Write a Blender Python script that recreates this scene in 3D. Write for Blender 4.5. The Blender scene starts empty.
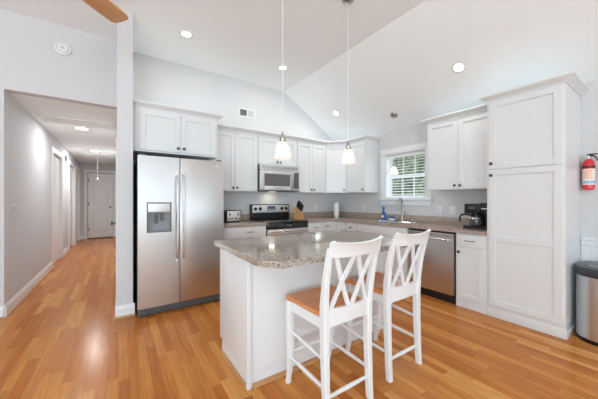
import bpy, bmesh, math, random
from mathutils import Vector, Matrix
random.seed(7)
C = bpy.context.scene.collection
SC = bpy.context.scene
PI = math.pi

# ------------------------------------------------------------------ camera
cam = bpy.data.cameras.new('camera')
cam.sensor_width = 36.0
cam.lens = 265.0 / 598.0 * 36.0
cam.clip_start = 0.05
camo = bpy.data.objects.new('camera', cam)
C.objects.link(camo)
camo.location = (0, 0, 1.25)
camo.rotation_euler = (PI / 2, 0, -math.radians(34.26))
SC.camera = camo

# ------------------------------------------------------------------ world
W = bpy.data.worlds.new('sky')
SC.world = W
W.use_nodes = True
wn = W.node_tree
wn.nodes.clear()
bg = wn.nodes.new('ShaderNodeBackground')
bg.inputs[0].default_value = (0.93, 0.97, 1.0, 1)
bg.inputs[1].default_value = 0.5
wo = wn.nodes.new('ShaderNodeOutputWorld')
wn.links.new(bg.outputs[0], wo.inputs[0])
SC.view_settings.view_transform = 'Standard'
SC.view_settings.look = 'None'
SC.view_settings.gamma = 1.0
SC.view_settings.use_curve_mapping = False
SC.view_settings.exposure = 0.70
SC.cycles.max_bounces = 16
SC.cycles.diffuse_bounces = 12
SC.cycles.glossy_bounces = 6


def area(name, loc, rot, sx, sy, power, col=(1, 1, 1), parent=None, spread=PI):
    l = bpy.data.lights.new(name, 'AREA')
    l.shape = 'RECTANGLE'
    l.size = sx
    l.size_y = sy
    l.energy = power
    l.color = col
    l.spread = spread
    o = bpy.data.objects.new(name, l)
    C.objects.link(o)
    o.location = loc
    o.rotation_euler = rot
    o.parent = parent
    return o


# added rear and west fill lamps at assumed windows, aimed up for the ceiling
COOL_LIGHT = (0.78, 0.94, 1.05)
area('fill_rear', (1.6, -3.85, 1.30), (PI / 2 + 0.6, 0, 0), 4.4, 2.2, 31, COOL_LIGHT)
area('fill_rear_west', (-2.3, -3.85, 1.1), (PI / 2 + 0.95, 0, 0), 2.2, 1.9, 165, COOL_LIGHT)
area('fill_west', (-3.85, -1.0, 1.4), (PI / 2 + 0.75, 0, -PI / 2), 3.4, 1.6, 80, COOL_LIGHT)
area('daylight_sink_window', (3.99, 2.64, 1.62), (PI / 2, 0, PI / 2), 0.7, 0.7, 1.5, COOL_LIGHT)


# ------------------------------------------------------------------ materials
def mat(name, col, rough=0.5, metal=0.0, spec=None, emis=None, estr=0.0, coat=0.0, bump=0.0, bscale=200.0, var=0.0):
    m = bpy.data.materials.new(name)
    m.use_nodes = True
    nt = m.node_tree
    b = nt.nodes['Principled BSDF']
    b.inputs['Base Color'].default_value = (*col, 1)
    b.inputs['Roughness'].default_value = rough
    b.inputs['Metallic'].default_value = metal
    if spec is not None:
        b.inputs['Specular IOR Level'].default_value = spec
    if coat:
        b.inputs['Coat Weight'].default_value = coat
        b.inputs['Coat Roughness'].default_value = 0.08
    if emis:
        b.inputs['Emission Color'].default_value = (*emis, 1)
        b.inputs['Emission Strength'].default_value = estr
    tc = nt.nodes.new('ShaderNodeTexCoord')
    no = nt.nodes.new('ShaderNodeTexNoise')
    no.inputs['Scale'].default_value = bscale
    no.inputs['Detail'].default_value = 3
    nt.links.new(tc.outputs['Object'], no.inputs['Vector'])
    if bump:
        bp = nt.nodes.new('ShaderNodeBump')
        bp.inputs['Strength'].default_value = bump
        bp.inputs['Distance'].default_value = 0.002
        nt.links.new(no.outputs['Fac'], bp.inputs['Height'])
        nt.links.new(bp.outputs[0], b.inputs['Normal'])
    if var:
        mx = nt.nodes.new('ShaderNodeMix')
        mx.data_type = 'RGBA'
        mx.inputs[6].default_value = (*[c * (1 - var) for c in col], 1)
        mx.inputs[7].default_value = (*[min(1, c * (1 + var)) for c in col], 1)
        nt.links.new(no.outputs['Fac'], mx.inputs[0])
        nt.links.new(mx.outputs[2], b.inputs['Base Color'])
    return m


def steel(name, col=(0.61, 0.60, 0.59), rough=0.31, axis='X', bump=0.04):
    m = mat(name, col, rough, 1.0)
    nt = m.node_tree
    b = nt.nodes['Principled BSDF']
    tc = nt.nodes.new('ShaderNodeTexCoord')
    mp = nt.nodes.new('ShaderNodeMapping')
    mp.inputs['Scale'].default_value = (3, 3, 420) if axis == 'X' else (420, 420, 2)
    no = nt.nodes.new('ShaderNodeTexNoise')
    no.inputs['Scale'].default_value = 1.0
    no.inputs['Detail'].default_value = 4
    nt.links.new(tc.outputs['Object'], mp.inputs[0])
    nt.links.new(mp.outputs[0], no.inputs['Vector'])
    mr = nt.nodes.new('ShaderNodeMapRange')
    mr.inputs[3].default_value = rough - 0.06
    mr.inputs[4].default_value = rough + 0.08
    nt.links.new(no.outputs['Fac'], mr.inputs[0])
    nt.links.new(mr.outputs[0], b.inputs['Roughness'])
    bp = nt.nodes.new('ShaderNodeBump')
    bp.inputs['Strength'].default_value = bump
    bp.inputs['Distance'].default_value = 0.001
    nt.links.new(no.outputs['Fac'], bp.inputs['Height'])
    nt.links.new(bp.outputs[0], b.inputs['Normal'])
    return m


def granite(name, dark, mid, light, rough=0.12):
    m = mat(name, mid, rough, 0, 0.5)
    nt = m.node_tree
    b = nt.nodes['Principled BSDF']
    tc = nt.nodes.new('ShaderNodeTexCoord')
    v = nt.nodes.new('ShaderNodeTexVoronoi')
    v.inputs['Scale'].default_value = 215
    nt.links.new(tc.outputs['Object'], v.inputs['Vector'])
    sep = nt.nodes.new('ShaderNodeSeparateColor')
    nt.links.new(v.outputs['Color'], sep.inputs[0])
    cr = nt.nodes.new('ShaderNodeValToRGB')
    e = cr.color_ramp.elements
    cr.color_ramp.interpolation = 'CONSTANT'
    e[0].position = 0.0
    e[0].color = (*dark, 1)
    e[1].position = 0.16
    e[1].color = (*[0.6 * a + 0.4 * c for a, c in zip(mid, dark)], 1)
    for p, c in ((0.36, mid), (0.70, [0.5 * a + 0.5 * c for a, c in zip(mid, light)]), (0.88, light)):
        k = e.new(p)
        k.color = (*c, 1)
    nt.links.new(sep.outputs[0], cr.inputs[0])
    no = nt.nodes.new('ShaderNodeTexNoise')
    no.inputs['Scale'].default_value = 9
    nt.links.new(tc.outputs['Object'], no.inputs['Vector'])
    mx = nt.nodes.new('ShaderNodeMix')
    mx.data_type = 'RGBA'
    mx.blend_type = 'MULTIPLY'
    mx.inputs[0].default_value = 0.35
    nt.links.new(cr.outputs[0], mx.inputs[6])
    nt.links.new(no.outputs['Color'], mx.inputs[7])
    hs = nt.nodes.new('ShaderNodeHueSaturation')
    hs.inputs['Saturation'].default_value = 1.0
    nt.links.new(cr.outputs[0], hs.inputs['Color'])
    nt.links.new(hs.outputs[0], b.inputs['Base Color'])
    return m


def floor_mat():
    m = bpy.data.materials.new('oak_planks')
    m.use_nodes = True
    nt = m.node_tree
    N = nt.nodes
    L = nt.links
    b = N['Principled BSDF']
    tc = N.new('ShaderNodeTexCoord')
    sp = N.new('ShaderNodeSeparateXYZ')
    L.new(tc.outputs['Object'], sp.inputs[0])

    def M(op, a, bb=None, c=None):
        n = N.new('ShaderNodeMath')
        n.operation = op
        for i, x in enumerate((a, bb, c)):
            if x is None:
                continue
            if isinstance(x, (int, float)):
                n.inputs[i].default_value = x
            else:
                L.new(x, n.inputs[i])
        return n.outputs[0]
    PW, PL = 0.064, 0.80
    xr = M('DIVIDE', sp.outputs['X'], PW)
    row = M('FLOOR', xr)
    w1 = N.new('ShaderNodeTexWhiteNoise')
    w1.noise_dimensions = '1D'
    L.new(row, w1.inputs['W'])
    yy = M('ADD', M('DIVIDE', sp.outputs['Y'], PL), M('MULTIPLY', w1.outputs['Value'], 7.3))
    col = M('FLOOR', yy)
    cb = N.new('ShaderNodeCombineXYZ')
    L.new(row, cb.inputs[0])
    L.new(col, cb.inputs[1])
    w2 = N.new('ShaderNodeTexWhiteNoise')
    w2.noise_dimensions = '2D'
    L.new(cb.outputs[0], w2.inputs['Vector'])
    cr = N.new('ShaderNodeValToRGB')
    e = cr.color_ramp.elements
    e[0].position = 0.0
    e[0].color = (0.44, 0.14, 0.026, 1)
    e[1].position = 1.0
    e[1].color = (0.68, 0.33, 0.095, 1)
    for p, c in ((0.25, (0.50, 0.17, 0.034, 1)), (0.6, (0.54, 0.205, 0.046, 1)), (0.85, (0.61, 0.25, 0.057, 1))):
        k = e.new(p)
        k.color = c
    L.new(w2.outputs['Value'], cr.inputs[0])
    # grain
    gx = M('ADD', M('MULTIPLY', sp.outputs['X'], 55.0), M('MULTIPLY', w2.outputs['Value'], 40.0))
    gy = M('MULTIPLY', sp.outputs['Y'], 2.6)
    gc = N.new('ShaderNodeCombineXYZ')
    L.new(gx, gc.inputs[0])
    L.new(gy, gc.inputs[1])
    L.new(M('MULTIPLY', w2.outputs['Value'], 12.0), gc.inputs[2])
    ns = N.new('ShaderNodeTexNoise')
    ns.inputs['Scale'].default_value = 1.0
    ns.inputs['Detail'].default_value = 5
    ns.inputs['Distortion'].default_value = 0.6
    L.new(gc.outputs[0], ns.inputs['Vector'])
    g = N.new('ShaderNodeMapRange')
    g.inputs[1].default_value = 0.3
    g.inputs[2].default_value = 0.7
    g.inputs[3].default_value = 0.80
    g.inputs[4].default_value = 1.12
    L.new(ns.outputs['Fac'], g.inputs[0])
    # gaps
    fx = M('FRACT', xr)
    fy = M('FRACT', yy)
    ex = M('MINIMUM', fx, M('SUBTRACT', 1.0, fx))
    ey = M('MINIMUM', fy, M('SUBTRACT', 1.0, fy))
    gap = M('MAXIMUM', M('LESS_THAN', ex, 0.010), M('LESS_THAN', ey, 0.0012))
    gf = M('SUBTRACT', 1.0, M('MULTIPLY', gap, 0.4))
    tot = M('MULTIPLY', g.outputs[0], gf)
    vm = N.new('ShaderNodeVectorMath')
    vm.operation = 'SCALE'
    L.new(cr.outputs[0], vm.inputs[0])
    L.new(tot, vm.inputs['Scale'])
    L.new(vm.outputs[0], b.inputs['Base Color'])
    b.inputs['Roughness'].default_value = 0.22
    b.inputs['Specular IOR Level'].default_value = 0.16
    nz = N.new('ShaderNodeTexNoise')
    nz.inputs['Scale'].default_value = 3.5
    L.new(tc.outputs['Object'], nz.inputs['Vector'])
    hh = M('ADD', M('MULTIPLY', w2.outputs['Value'], 0.25), nz.outputs['Fac'])
    bp = N.new('ShaderNodeBump')
    bp.inputs['Strength'].default_value = 0.12
    bp.inputs['Distance'].default_value = 0.004
    L.new(M('SUBTRACT', hh, M('MULTIPLY', gap, 0.6)), bp.inputs['Height'])
    L.new(bp.outputs[0], b.inputs['Normal'])
    return m


def wood(name, c0, c1, rough=0.35, sc=(30, 3, 30)):
    m = mat(name, c0, rough)
    nt = m.node_tree
    tc = nt.nodes.new('ShaderNodeTexCoord')
    mp = nt.nodes.new('ShaderNodeMapping')
    mp.inputs['Scale'].default_value = sc
    no = nt.nodes.new('ShaderNodeTexNoise')
    no.inputs['Scale'].default_value = 1
    no.inputs['Detail'].default_value = 5
    no.inputs['Distortion'].default_value = 1.0
    cr = nt.nodes.new('ShaderNodeValToRGB')
    cr.color_ramp.elements[0].color = (*c0, 1)
    cr.color_ramp.elements[1].color = (*c1, 1)
    cr.color_ramp.elements[0].position = 0.3
    cr.color_ramp.elements[1].position = 0.7
    nt.links.new(tc.outputs['Object'], mp.inputs[0])
    nt.links.new(mp.outputs[0], no.inputs['Vector'])
    nt.links.new(no.outputs['Fac'], cr.inputs[0])
    nt.links.new(cr.outputs[0], nt.nodes['Principled BSDF'].inputs['Base Color'])
    return m


def glass_mat(name):
    m = bpy.data.materials.new(name)
    m.use_nodes = True
    nt = m.node_tree
    nt.nodes.clear()
    t = nt.nodes.new('ShaderNodeBsdfTransparent')
    g = nt.nodes.new('ShaderNodeBsdfGlossy')
    g.inputs['Roughness'].default_value = 0.02
    f = nt.nodes.new('ShaderNodeFresnel')
    f.inputs[0].default_value = 1.45
    mx = nt.nodes.new('ShaderNodeMixShader')
    o = nt.nodes.new('ShaderNodeOutputMaterial')
    nt.links.new(f.outputs[0], mx.inputs[0])
    nt.links.new(t.outputs[0], mx.inputs[1])
    nt.links.new(g.outputs[0], mx.inputs[2])
    nt.links.new(mx.outputs[0], o.inputs[0])
    return m


def foliage_mat():
    m = mat('leaves', (0.2, 0.35, 0.12), 0.6)
    nt = m.node_tree
    tc = nt.nodes.new('ShaderNodeTexCoord')
    no = nt.nodes.new('ShaderNodeTexNoise')
    no.inputs['Scale'].default_value = 7
    no.inputs['Detail'].default_value = 8
    cr = nt.nodes.new('ShaderNodeValToRGB')
    cr.color_ramp.elements[0].position = 0.35
    cr.color_ramp.elements[0].color = (0.05, 0.11, 0.04, 1)
    cr.color_ramp.elements[1].position = 0.65
    cr.color_ramp.elements[1].color = (0.42, 0.60, 0.24, 1)
    nt.links.new(tc.outputs['Object'], no.inputs['Vector'])
    nt.links.new(no.outputs['Fac'], cr.inputs[0])
    nt.links.new(cr.outputs[0], nt.nodes['Principled BSDF'].inputs['Base Color'])
    return m


M_CAB = mat('white_cabinet_paint', (0.745, 0.76, 0.76), 0.32, bump=0.02)
M_TRIM = mat('white_trim_paint', (0.80, 0.815, 0.82), 0.35, bump=0.02)
M_WALL = mat('pale_grey_wall_paint', (0.645, 0.65, 0.655), 0.75, bump=0.08, bscale=350)
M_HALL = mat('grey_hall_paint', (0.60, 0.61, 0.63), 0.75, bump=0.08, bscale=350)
M_CEIL = mat('white_ceiling_paint', (0.89, 0.93, 0.935), 0.85, bump=0.1, bscale=300)
M_FLOOR = floor_mat()
M_SHOE = wood('oak_shoe_moulding', (0.42, 0.20, 0.075), (0.55, 0.29, 0.12), 0.35, (3, 3, 60))
M_GRAN = granite('brown_granite', (0.17, 0.125, 0.10), (0.43, 0.335, 0.275), (0.62, 0.53, 0.46))
M_GRAN_I = granite('island_granite', (0.085, 0.073, 0.062), (0.40, 0.335, 0.275), (0.64, 0.58, 0.51), 0.10)
M_STEEL = steel('brushed_stainless_steel')
M_STEELM = steel('bright_steel', col=(0.70, 0.69, 0.68), rough=0.38)
M_STEELP = steel('satin_steel_panel', col=(0.74, 0.73, 0.71), rough=0.5)
M_STEELV = steel('vertical_brushed_steel', col=(0.68, 0.69, 0.70), axis='Z', rough=0.36)
M_NICK = mat('brushed_nickel', (0.42, 0.40, 0.375), 0.28, 1.0)
M_CHROME = mat('chrome', (0.72, 0.73, 0.74), 0.12, 1.0)
M_KNOB = mat('dark_pewter', (0.10, 0.095, 0.09), 0.32, 0.9)
M_BLACK = mat('black_plastic', (0.009, 0.009, 0.010), 0.32)
M_DGREY = mat('dark_grey_plastic', (0.09, 0.095, 0.10), 0.4)
M_LGREY = mat('light_grey_plastic', (0.52, 0.53, 0.54), 0.4)
M_BGLASS = mat('black_glass', (0.012, 0.012, 0.014), 0.06, 0, 0.6)
M_MWGLASS = mat('smoked_oven_glass', (0.13, 0.125, 0.125), 0.12, 0, 0.6)
M_STOOL = mat('white_stool_paint', (0.79, 0.81, 0.81), 0.28, bump=0.02)
M_SEAT = wood('honey_seat_wood', (0.64, 0.20, 0.045), (0.76, 0.29, 0.08), 0.16, (14, 3, 14))
M_FAN = wood('maple_fan_blade', (0.56, 0.32, 0.13), (0.68, 0.43, 0.20), 0.4, (3, 30, 30))
M_BLOCK = wood('beech_block', (0.55, 0.28, 0.12), (0.66, 0.38, 0.19), 0.4, (20, 20, 4))
M_RED = mat('red_enamel', (0.68, 0.015, 0.03), 0.22, coat=0.5)
M_LABEL = mat('cream_label', (0.85, 0.80, 0.72), 0.5)
M_ORANGE = mat('orange_print', (0.90, 0.33, 0.16), 0.5)
M_BLUEP = mat('blue_print', (0.25, 0.50, 0.75), 0.5)
M_PAPER = mat('white_paper_towel', (0.85, 0.85, 0.84), 0.9, bump=0.3, bscale=90)
M_BLUE = mat('blue_soap_plastic', (0.01, 0.11, 0.40), 0.2, coat=0.4)
M_LBLUE = mat('light_blue_plastic', (0.25, 0.50, 0.72), 0.35)
M_PLATE = mat('white_plastic_plate', (0.80, 0.80, 0.79), 0.35)
M_GLASS = glass_mat('clear_glass')
M_LEAF = foliage_mat()
M_LENS = mat('lit_downlight_lens', (1, 1, 1), 0.4, emis=(1, 0.95, 0.87), estr=4.0)
M_BULB = mat('lit_bulb', (1, 1, 1), 0.4, emis=(1, 0.88, 0.72), estr=1.2)
M_DISP = mat('lit_blue_display', (0.02, 0.03, 0.05), 0.2, emis=(0.15, 0.3, 0.6), estr=0.12)
M_BLIND = mat('white_blind_slat', (0.85, 0.85, 0.84), 0.45)
M_DARK = mat('shadow_gap_black', (0.02, 0.02, 0.02), 0.7)
M_HINGE = mat('satin_nickel_hinge', (0.24, 0.235, 0.23), 0.35, 0.9)
M_STONE = mat('candle_wax', (0.80, 0.78, 0.74), 0.5)

# frosted shade: translucent glass lit from inside by the bulb
M_SHADE = bpy.data.materials.new('frosted_shade_glass')
M_SHADE.use_nodes = True
nt = M_SHADE.node_tree
nt.nodes.clear()
_d = nt.nodes.new('ShaderNodeBsdfDiffuse')
_d.inputs[0].default_value = (0.9, 0.87, 0.82, 1)
_t = nt.nodes.new('ShaderNodeBsdfTranslucent')
_t.inputs[0].default_value = (0.95, 0.92, 0.87, 1)
_m = nt.nodes.new('ShaderNodeMixShader')
_m.inputs[0].default_value = 0.55
_o = nt.nodes.new('ShaderNodeOutputMaterial')
nt.links.new(_d.outputs[0], _m.inputs[1])
nt.links.new(_t.outputs[0], _m.inputs[2])
nt.links.new(_m.outputs[0], _o.inputs[0])


# ------------------------------------------------------------------ mesh helpers
class MB:
    def __init__(self):
        self.bm = bmesh.new()

    def _add(self, t):
        me = bpy.data.meshes.new('t')
        t.to_mesh(me)
        t.free()
        self.bm.from_mesh(me)
        bpy.data.meshes.remove(me)
        return self

    def box(self, x0, x1, y0, y1, z0, z1, bev=0.0, seg=2, mtx=None):
        t = bmesh.new()
        bmesh.ops.create_cube(t, size=1)
        for v in t.verts:
            v.co = Vector(((x0 + x1) / 2 + v.co.x * (x1 - x0), (y0 + y1) / 2 + v.co.y * (y1 - y0), (z0 + z1) / 2 + v.co.z * (z1 - z0)))
        if bev > 0:
            bmesh.ops.bevel(t, geom=t.edges[:], offset=bev, segments=seg, profile=0.6, affect='EDGES')
        if mtx is not None:
            bmesh.ops.transform(t, matrix=mtx, verts=t.verts)
        return self._add(t)

    def loft(self, secs, cap=True, closed=False):
        t = bmesh.new()
        rings = [[t.verts.new(p) for p in s] for s in secs]
        n = len(secs[0])
        prs = list(zip(rings[:-1], rings[1:]))
        if closed:
            prs.append((rings[-1], rings[0]))
        for a, b in prs:
            for i in range(n):
                j = (i + 1) % n
                try:
                    t.faces.new((a[i], a[j], b[j], b[i]))
                except ValueError:
                    pass
        if cap and not closed:
            t.faces.new(list(reversed(rings[0])))
            t.faces.new(rings[-1])
        bmesh.ops.recalc_face_normals(t, faces=t.faces)
        return self._add(t)

    def prism(self, poly, z0, z1, bev=0.0):
        """poly: list of (x,y); extruded in z"""
        t = bmesh.new()
        f = t.faces.new([t.verts.new((x, y, z0)) for x, y in poly])
        r = bmesh.ops.extrude_face_region(t, geom=[f])
        for v in r['geom']:
            if isinstance(v, bmesh.types.BMVert):
                v.co.z = z1
        bmesh.ops.recalc_face_normals(t, faces=t.faces)
        if bev:
            bmesh.ops.bevel(t, geom=t.edges[:], offset=bev, segments=2, profile=0.6, affect='EDGES')
        return self._add(t)

    def extr(self, pts, d):
        """planar 3D polygon pts extruded by vector d"""
        t = bmesh.new()
        f = t.faces.new([t.verts.new(p) for p in pts])
        r = bmesh.ops.extrude_face_region(t, geom=[f])
        bmesh.ops.translate(t, vec=Vector(d), verts=[v for v in r['geom'] if isinstance(v, bmesh.types.BMVert)])
        bmesh.ops.recalc_face_normals(t, faces=t.faces)
        return self._add(t)

    def lathe(self, prof, c=(0, 0, 0), axis='Z', n=28, cap=True):
        secs = []
        for r, h in prof:
            s = []
            for k in range(n):
                a = 2 * PI * k / n
                x, y = r * math.cos(a), r * math.sin(a)
                if axis == 'Z':
                    p = (x, y, h)
                elif axis == 'Y':
                    p = (x, h, y)
                else:
                    p = (h, x, y)
                s.append((p[0] + c[0], p[1] + c[1], p[2] + c[2]))
            secs.append(s)
        return self.loft(secs, cap)

    def tube(self, pts, r, n=10, cap=True):
        pts = [Vector(p) for p in pts]
        rs = r if isinstance(r, (list, tuple)) else [r] * len(pts)
        secs = []
        up = None
        for i, p in enumerate(pts):
            d = (pts[min(i + 1, len(pts) - 1)] - pts[max(i - 1, 0)]).normalized()
            if up is None:
                up = Vector((0, 0, 1)) if abs(d.z) < 0.9 else Vector((1, 0, 0))
            s = d.cross(up).normalized()
            up = s.cross(d).normalized()
            secs.append([p + (s * math.cos(2 * PI * k / n) + up * math.sin(2 * PI * k / n)) * rs[i] for k in range(n)])
        return self.loft(secs, cap)

    def sphere(self, c, r, sc=(1, 1, 1), u=20, v=12):
        t = bmesh.new()
        bmesh.ops.create_uvsphere(t, u_segments=u, v_segments=v, radius=r)
        for q in t.verts:
            q.co = Vector((q.co.x * sc[0] + c[0], q.co.y * sc[1] + c[1], q.co.z * sc[2] + c[2]))
        return self._add(t)

    def build(self, name, m, parent=None, smooth=True):
        me = bpy.data.meshes.new(name)
        self.bm.to_mesh(me)
        self.bm.free()
        me.materials.append(m)
        if smooth:
            me.polygons.foreach_set('use_smooth', [True] * len(me.polygons))
            try:
                me.set_sharp_from_angle(angle=math.radians(35))
            except Exception:
                pass
        me.update()
        o = bpy.data.objects.new(name, me)
        C.objects.link(o)
        o.parent = parent
        return o


def tag(o, label, cat, group=None, kind=None):
    o['label'] = label
    o['category'] = cat
    if group:
        o['group'] = group
    if kind:
        o['kind'] = kind
    return o


def thing(name, label, cat, loc=(0, 0, 0), rz=0, group=None):
    o = bpy.data.objects.new(name, None)
    o.empty_display_size = 0.05
    C.objects.link(o)
    o.location = loc
    o.rotation_euler = (0, 0, rz)
    return tag(o, label, cat, group)


def children(o):
    return [c for c in bpy.data.objects if c.parent is o]


def copy_tree(o, parent=None):
    c = o.copy()
    C.objects.link(c)
    c.parent = parent
    for ch in children(o):
        copy_tree(ch, c)
    return c


def struct(name, mb, m):
    o = mb.build(name, m, None, False)
    o['kind'] = 'structure'
    return o


# ------------------------------------------------------------------ the room
XR, YB = 3.90, 4.25
XB, ZC, ZE = 2.56, 3.26, 2.43     # slope break, flat ceiling height, eave height
YH = 4.07                          # face of the hall opening
ZH = 2.42                          # hall ceiling
YE = 10.7                          # end of hall

struct('floor', MB().box(-4.1, 4.1, -4.1, 10.9, -0.12, 0), M_FLOOR)
c = MB()
c.box(-4.1, XB, -4.1, 4.4, ZC, ZC + 0.12)
c.extr([(XB, -4.1, ZC), (4.06, -4.1, ZE - 0.10), (4.06, -4.1, ZE + 0.02), (XB, -4.1, ZC + 0.12)], (0, 8.5, 0))
struct('ceiling', c, M_CEIL)
struct('ceiling_hall', MB().box(-1.0, -0.013, YH + 0.121, YE, ZH, ZH + 0.1), M_CEIL)


def wall_x(x0, x1, ya, yb, z1, openings):
    """wall running along Y between x0..x1, with openings (y0,y1,z0,z1)"""
    m = MB()
    y = ya
    for (a, b, z0, zt) in sorted(openings):
        m.box(x0, x1, y, a, 0, z1)
        if z0 > 0:
            m.box(x0, x1, a, b, 0, z0)
        m.box(x0, x1, a, b, zt, z1)
        y = b
    m.box(x0, x1, y, yb, 0, z1)
    return m


# right (east) wall with the sink window and a rear window
struct('wall_right', wall_x(XR, XR + 0.15, -4.0, 4.4, ZE, [(2.27, 3.01, 1.27, 2.03)]), M_WALL)
# back wall: gable shape
b = MB()
b.extr([(0.13, YB, 0), (XR, YB, 0), (XR, YB, ZE), (XB, YB, ZC), (0.13, YB, ZC)], (0, 0.15, 0))
struct('wall_back', b, M_WALL)
# partition beside the refrigerator and hall right wall
struct('wall_partition', MB().box(-0.013, 0.129, 3.38, 4.40, 0, ZC), M_WALL)
struct('wall_hall_right', MB().box(-0.013, 0.129, 4.402, YE, 0, 2.52), M_HALL)
# face wall left of and above the hall opening
f = MB()
f.box(-4.0, -1.0, YH, YH + 0.12, 0, ZC)
f.box(-1.0, -0.014, YH, YH + 0.12, ZH, ZC)
struct('wall_hall_face', f, M_WALL)
D1 = (6.54, 7.46)
D2 = (8.53, 9.42)
D3 = (9.72, 10.50)
struct('wall_hall_left', wall_x(-1.12, -1.0, YH + 0.121, YE, 2.52, [(D1[0], D1[1], 0, 2.12), (D2[0], D2[1], 0, 2.12), (D3[0], D3[1], 0, 2.12)]), M_HALL)
e = MB()
e.box(-1.12, -0.81, YE, YE + 0.12, 0, 2.52)
e.box(-0.145, 0.13, YE, YE + 0.12, 0, 2.52)
e.box(-0.81, -0.145, YE, YE + 0.12, 2.11, 2.52)
e.box(-0.81, -0.145, YE + 0.10, YE + 0.12, 0, 2.11)  # added panel behind the end door, stops sky leaking through its gaps
struct('wall_hall_end', e, M_HALL)
struct('wall_left', wall_x(-4.1, -4.0, -4.0, 4.2, ZC, [(-2.7, 0.7, 0.6, 2.4)]), M_WALL)
r = MB()
xs = [(-4.0, -3.4), (-1.2, -0.7), (3.1, 3.9)]
r.box(-4.0, -3.4, -4.1, -4.0, 0, 2.43)
r.box(-1.2, -0.7, -4.1, -4.0, 0, 2.43)
r.box(3.85, 3.9, -4.1, -4.0, 0, 2.43)
r.extr([(-4.0, -4.1, 2.5), (-4.0, -4.1, 2.43), (3.9, -4.1, 2.43), (XB, -4.1, ZC), (-4.0, -4.1, ZC)], (0, 0.1, 0))
struct('wall_rear', r, M_WALL)

# baseboards
def baseboard(mb, x0, y0, x1, y1, nx, ny, h=0.13):
    """strip from (x0,y0) to (x1,y1), protruding towards (nx,ny)"""
    prof = [(0, 0), (0.016, 0), (0.016, h - 0.035), (0.011, h - 0.02), (0.009, h - 0.008), (0.004, h), (0, h)]
    secs = []
    for (x, y) in ((x0, y0), (x1, y1)):
        secs.append([(x + nx * d, y + ny * d, z) for d, z in prof])
    mb.loft(secs)


def shoe(mb, x0, y0, x1, y1, nx, ny, off=0.016, s=0.016):
    prof = [(off, 0.0), (off + s, 0.0), (off + s * 0.9, s * 0.55), (off + s * 0.55, s * 1.0), (off, s * 1.15)]
    secs = []
    for (x, y) in ((x0, y0), (x1, y1)):
        secs.append([(x + nx * d, y + ny * d, z) for d, z in prof])
    mb.loft(secs)


bb = MB(); sh = MB()
for (p, q) in ((YH, D1[0] - 0.085), (D1[1] + 0.085, D2[0] - 0.085), (D3[1] + 0.085, YE)):
    baseboard(bb, -1.0, p, -1.0, q, 1, 0)
    shoe(sh, -1.0, p, -1.0, q, 1, 0)
baseboard(bb, -4.0, YH, -1.0, YH, 0, -1)
shoe(sh, -4.0, YH, -1.0, YH, 0, -1)
struct('baseboard_left', bb, M_TRIM)
struct('trim_1', sh, M_SHOE)
bb = MB(); sh = MB()
baseboard(bb, -0.013, 3.364, 0.129, 3.364, 0, 0)
bb = MB()
baseboard(bb, -0.029, 3.38, 0.145, 3.38, 0, -1)
baseboard(bb, -0.013, 3.38, -0.013, YE, -1, 0)
baseboard(bb, 0.129, 3.38, 0.129, 3.6, 1, 0)
shoe(sh, -0.045, 3.38, 0.150, 3.38, 0, -1)
struct('baseboard_partition', bb, M_TRIM)
struct('trim_2', sh, M_SHOE)
bb = MB()
baseboard(bb, -1.0, YE, -0.9, YE, 0, -1)
struct('baseboard_hall_end', bb, M_TRIM)
bb = MB()
baseboard(bb, XR, -4, XR, 0.612, -1, 0, 0.15)
struct('baseboard_right', bb, M_TRIM)

# wainscot right of the pantry
w = MB()
w.box(XR - 0.012, XR, -4, 0.611, 0.1, 0.80)
y = 0.585
while y > -1.4:
    w.box(XR - 0.016, XR - 0.012, y - 0.034, y, 0.14, 0.79, 0.0018, 1)
    y -= 0.040
struct('wall_wainscot', w, M_TRIM)
w = MB()
w.box(XR - 0.045, XR, -4, 0.610, 0.845, 0.868, 0.004)
w.box(XR - 0.026, XR, -4, 0.611, 0.795, 0.845, 0.004)
struct('trim_chair_rail', w, M_TRIM)

# ------------------------------------------------------------------ doors of the hall
def hall_door(n, y0, y1, swing=0):
    xf = -1.035
    m = MB()
    m.box(xf - 0.035, xf, y0 + 0.005, y1 - 0.005, 0.012, 2.10, 0.002)
    for (a, b_) in ((0.22, 0.95), (1.12, 1.95)):
        for (ya, yb) in ((y0 + 0.12, y1 - 0.12),):
            m.box(xf, xf + 0.006, ya, yb, a, b_, 0.004)
            m.box(xf + 0.006, xf + 0.010, ya + 0.04, yb - 0.04, a + 0.04, b_ - 0.04, 0.003)
    d = struct('door_%d' % n, m, M_TRIM)
    for z in (0.28, 1.05, 1.85):
        h = MB()
        h.box(xf, xf + 0.014, y0 + 0.006, y0 + 0.024, z - 0.045, z + 0.045, 0.003)
        h.build('hinge', M_HINGE, d)
    return d


for n, (a, b_) in ((1, D1), (2, D2), (3, D3)):
    hall_door(n, a, b_)
cs = 10
for n, (a, b_) in enumerate((D1, D2, D3)):
    m = MB()
    m.box(-1.0, -0.982, a - 0.085, a, 0, 2.205, 0.004)
    m.box(-1.0, -0.982, b_, b_ + 0.085, 0, 2.205, 0.004)
    m.box(-1.0, -0.982, a + 0.0005, b_ - 0.0005, 2.12, 2.205, 0.004)
    m.box(-1.119, -1.115, a, b_, 0, 2.12)  # added unseen backing, keeps sky light out of the door gaps
    m.box(-1.115, -1.0, a, a + 0.004, 0, 2.12)
    m.box(-1.115, -1.0, b_ - 0.004, b_, 0, 2.12)
    struct('trim_%d' % (10 + n), m, M_TRIM)

# end door, two arched panels
m = MB()
m.box(-0.80, -0.155, YE + 0.02, YE + 0.055, 0.03, 2.09, 0.002)
cx = -0.4775
hw = 0.20


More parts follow.
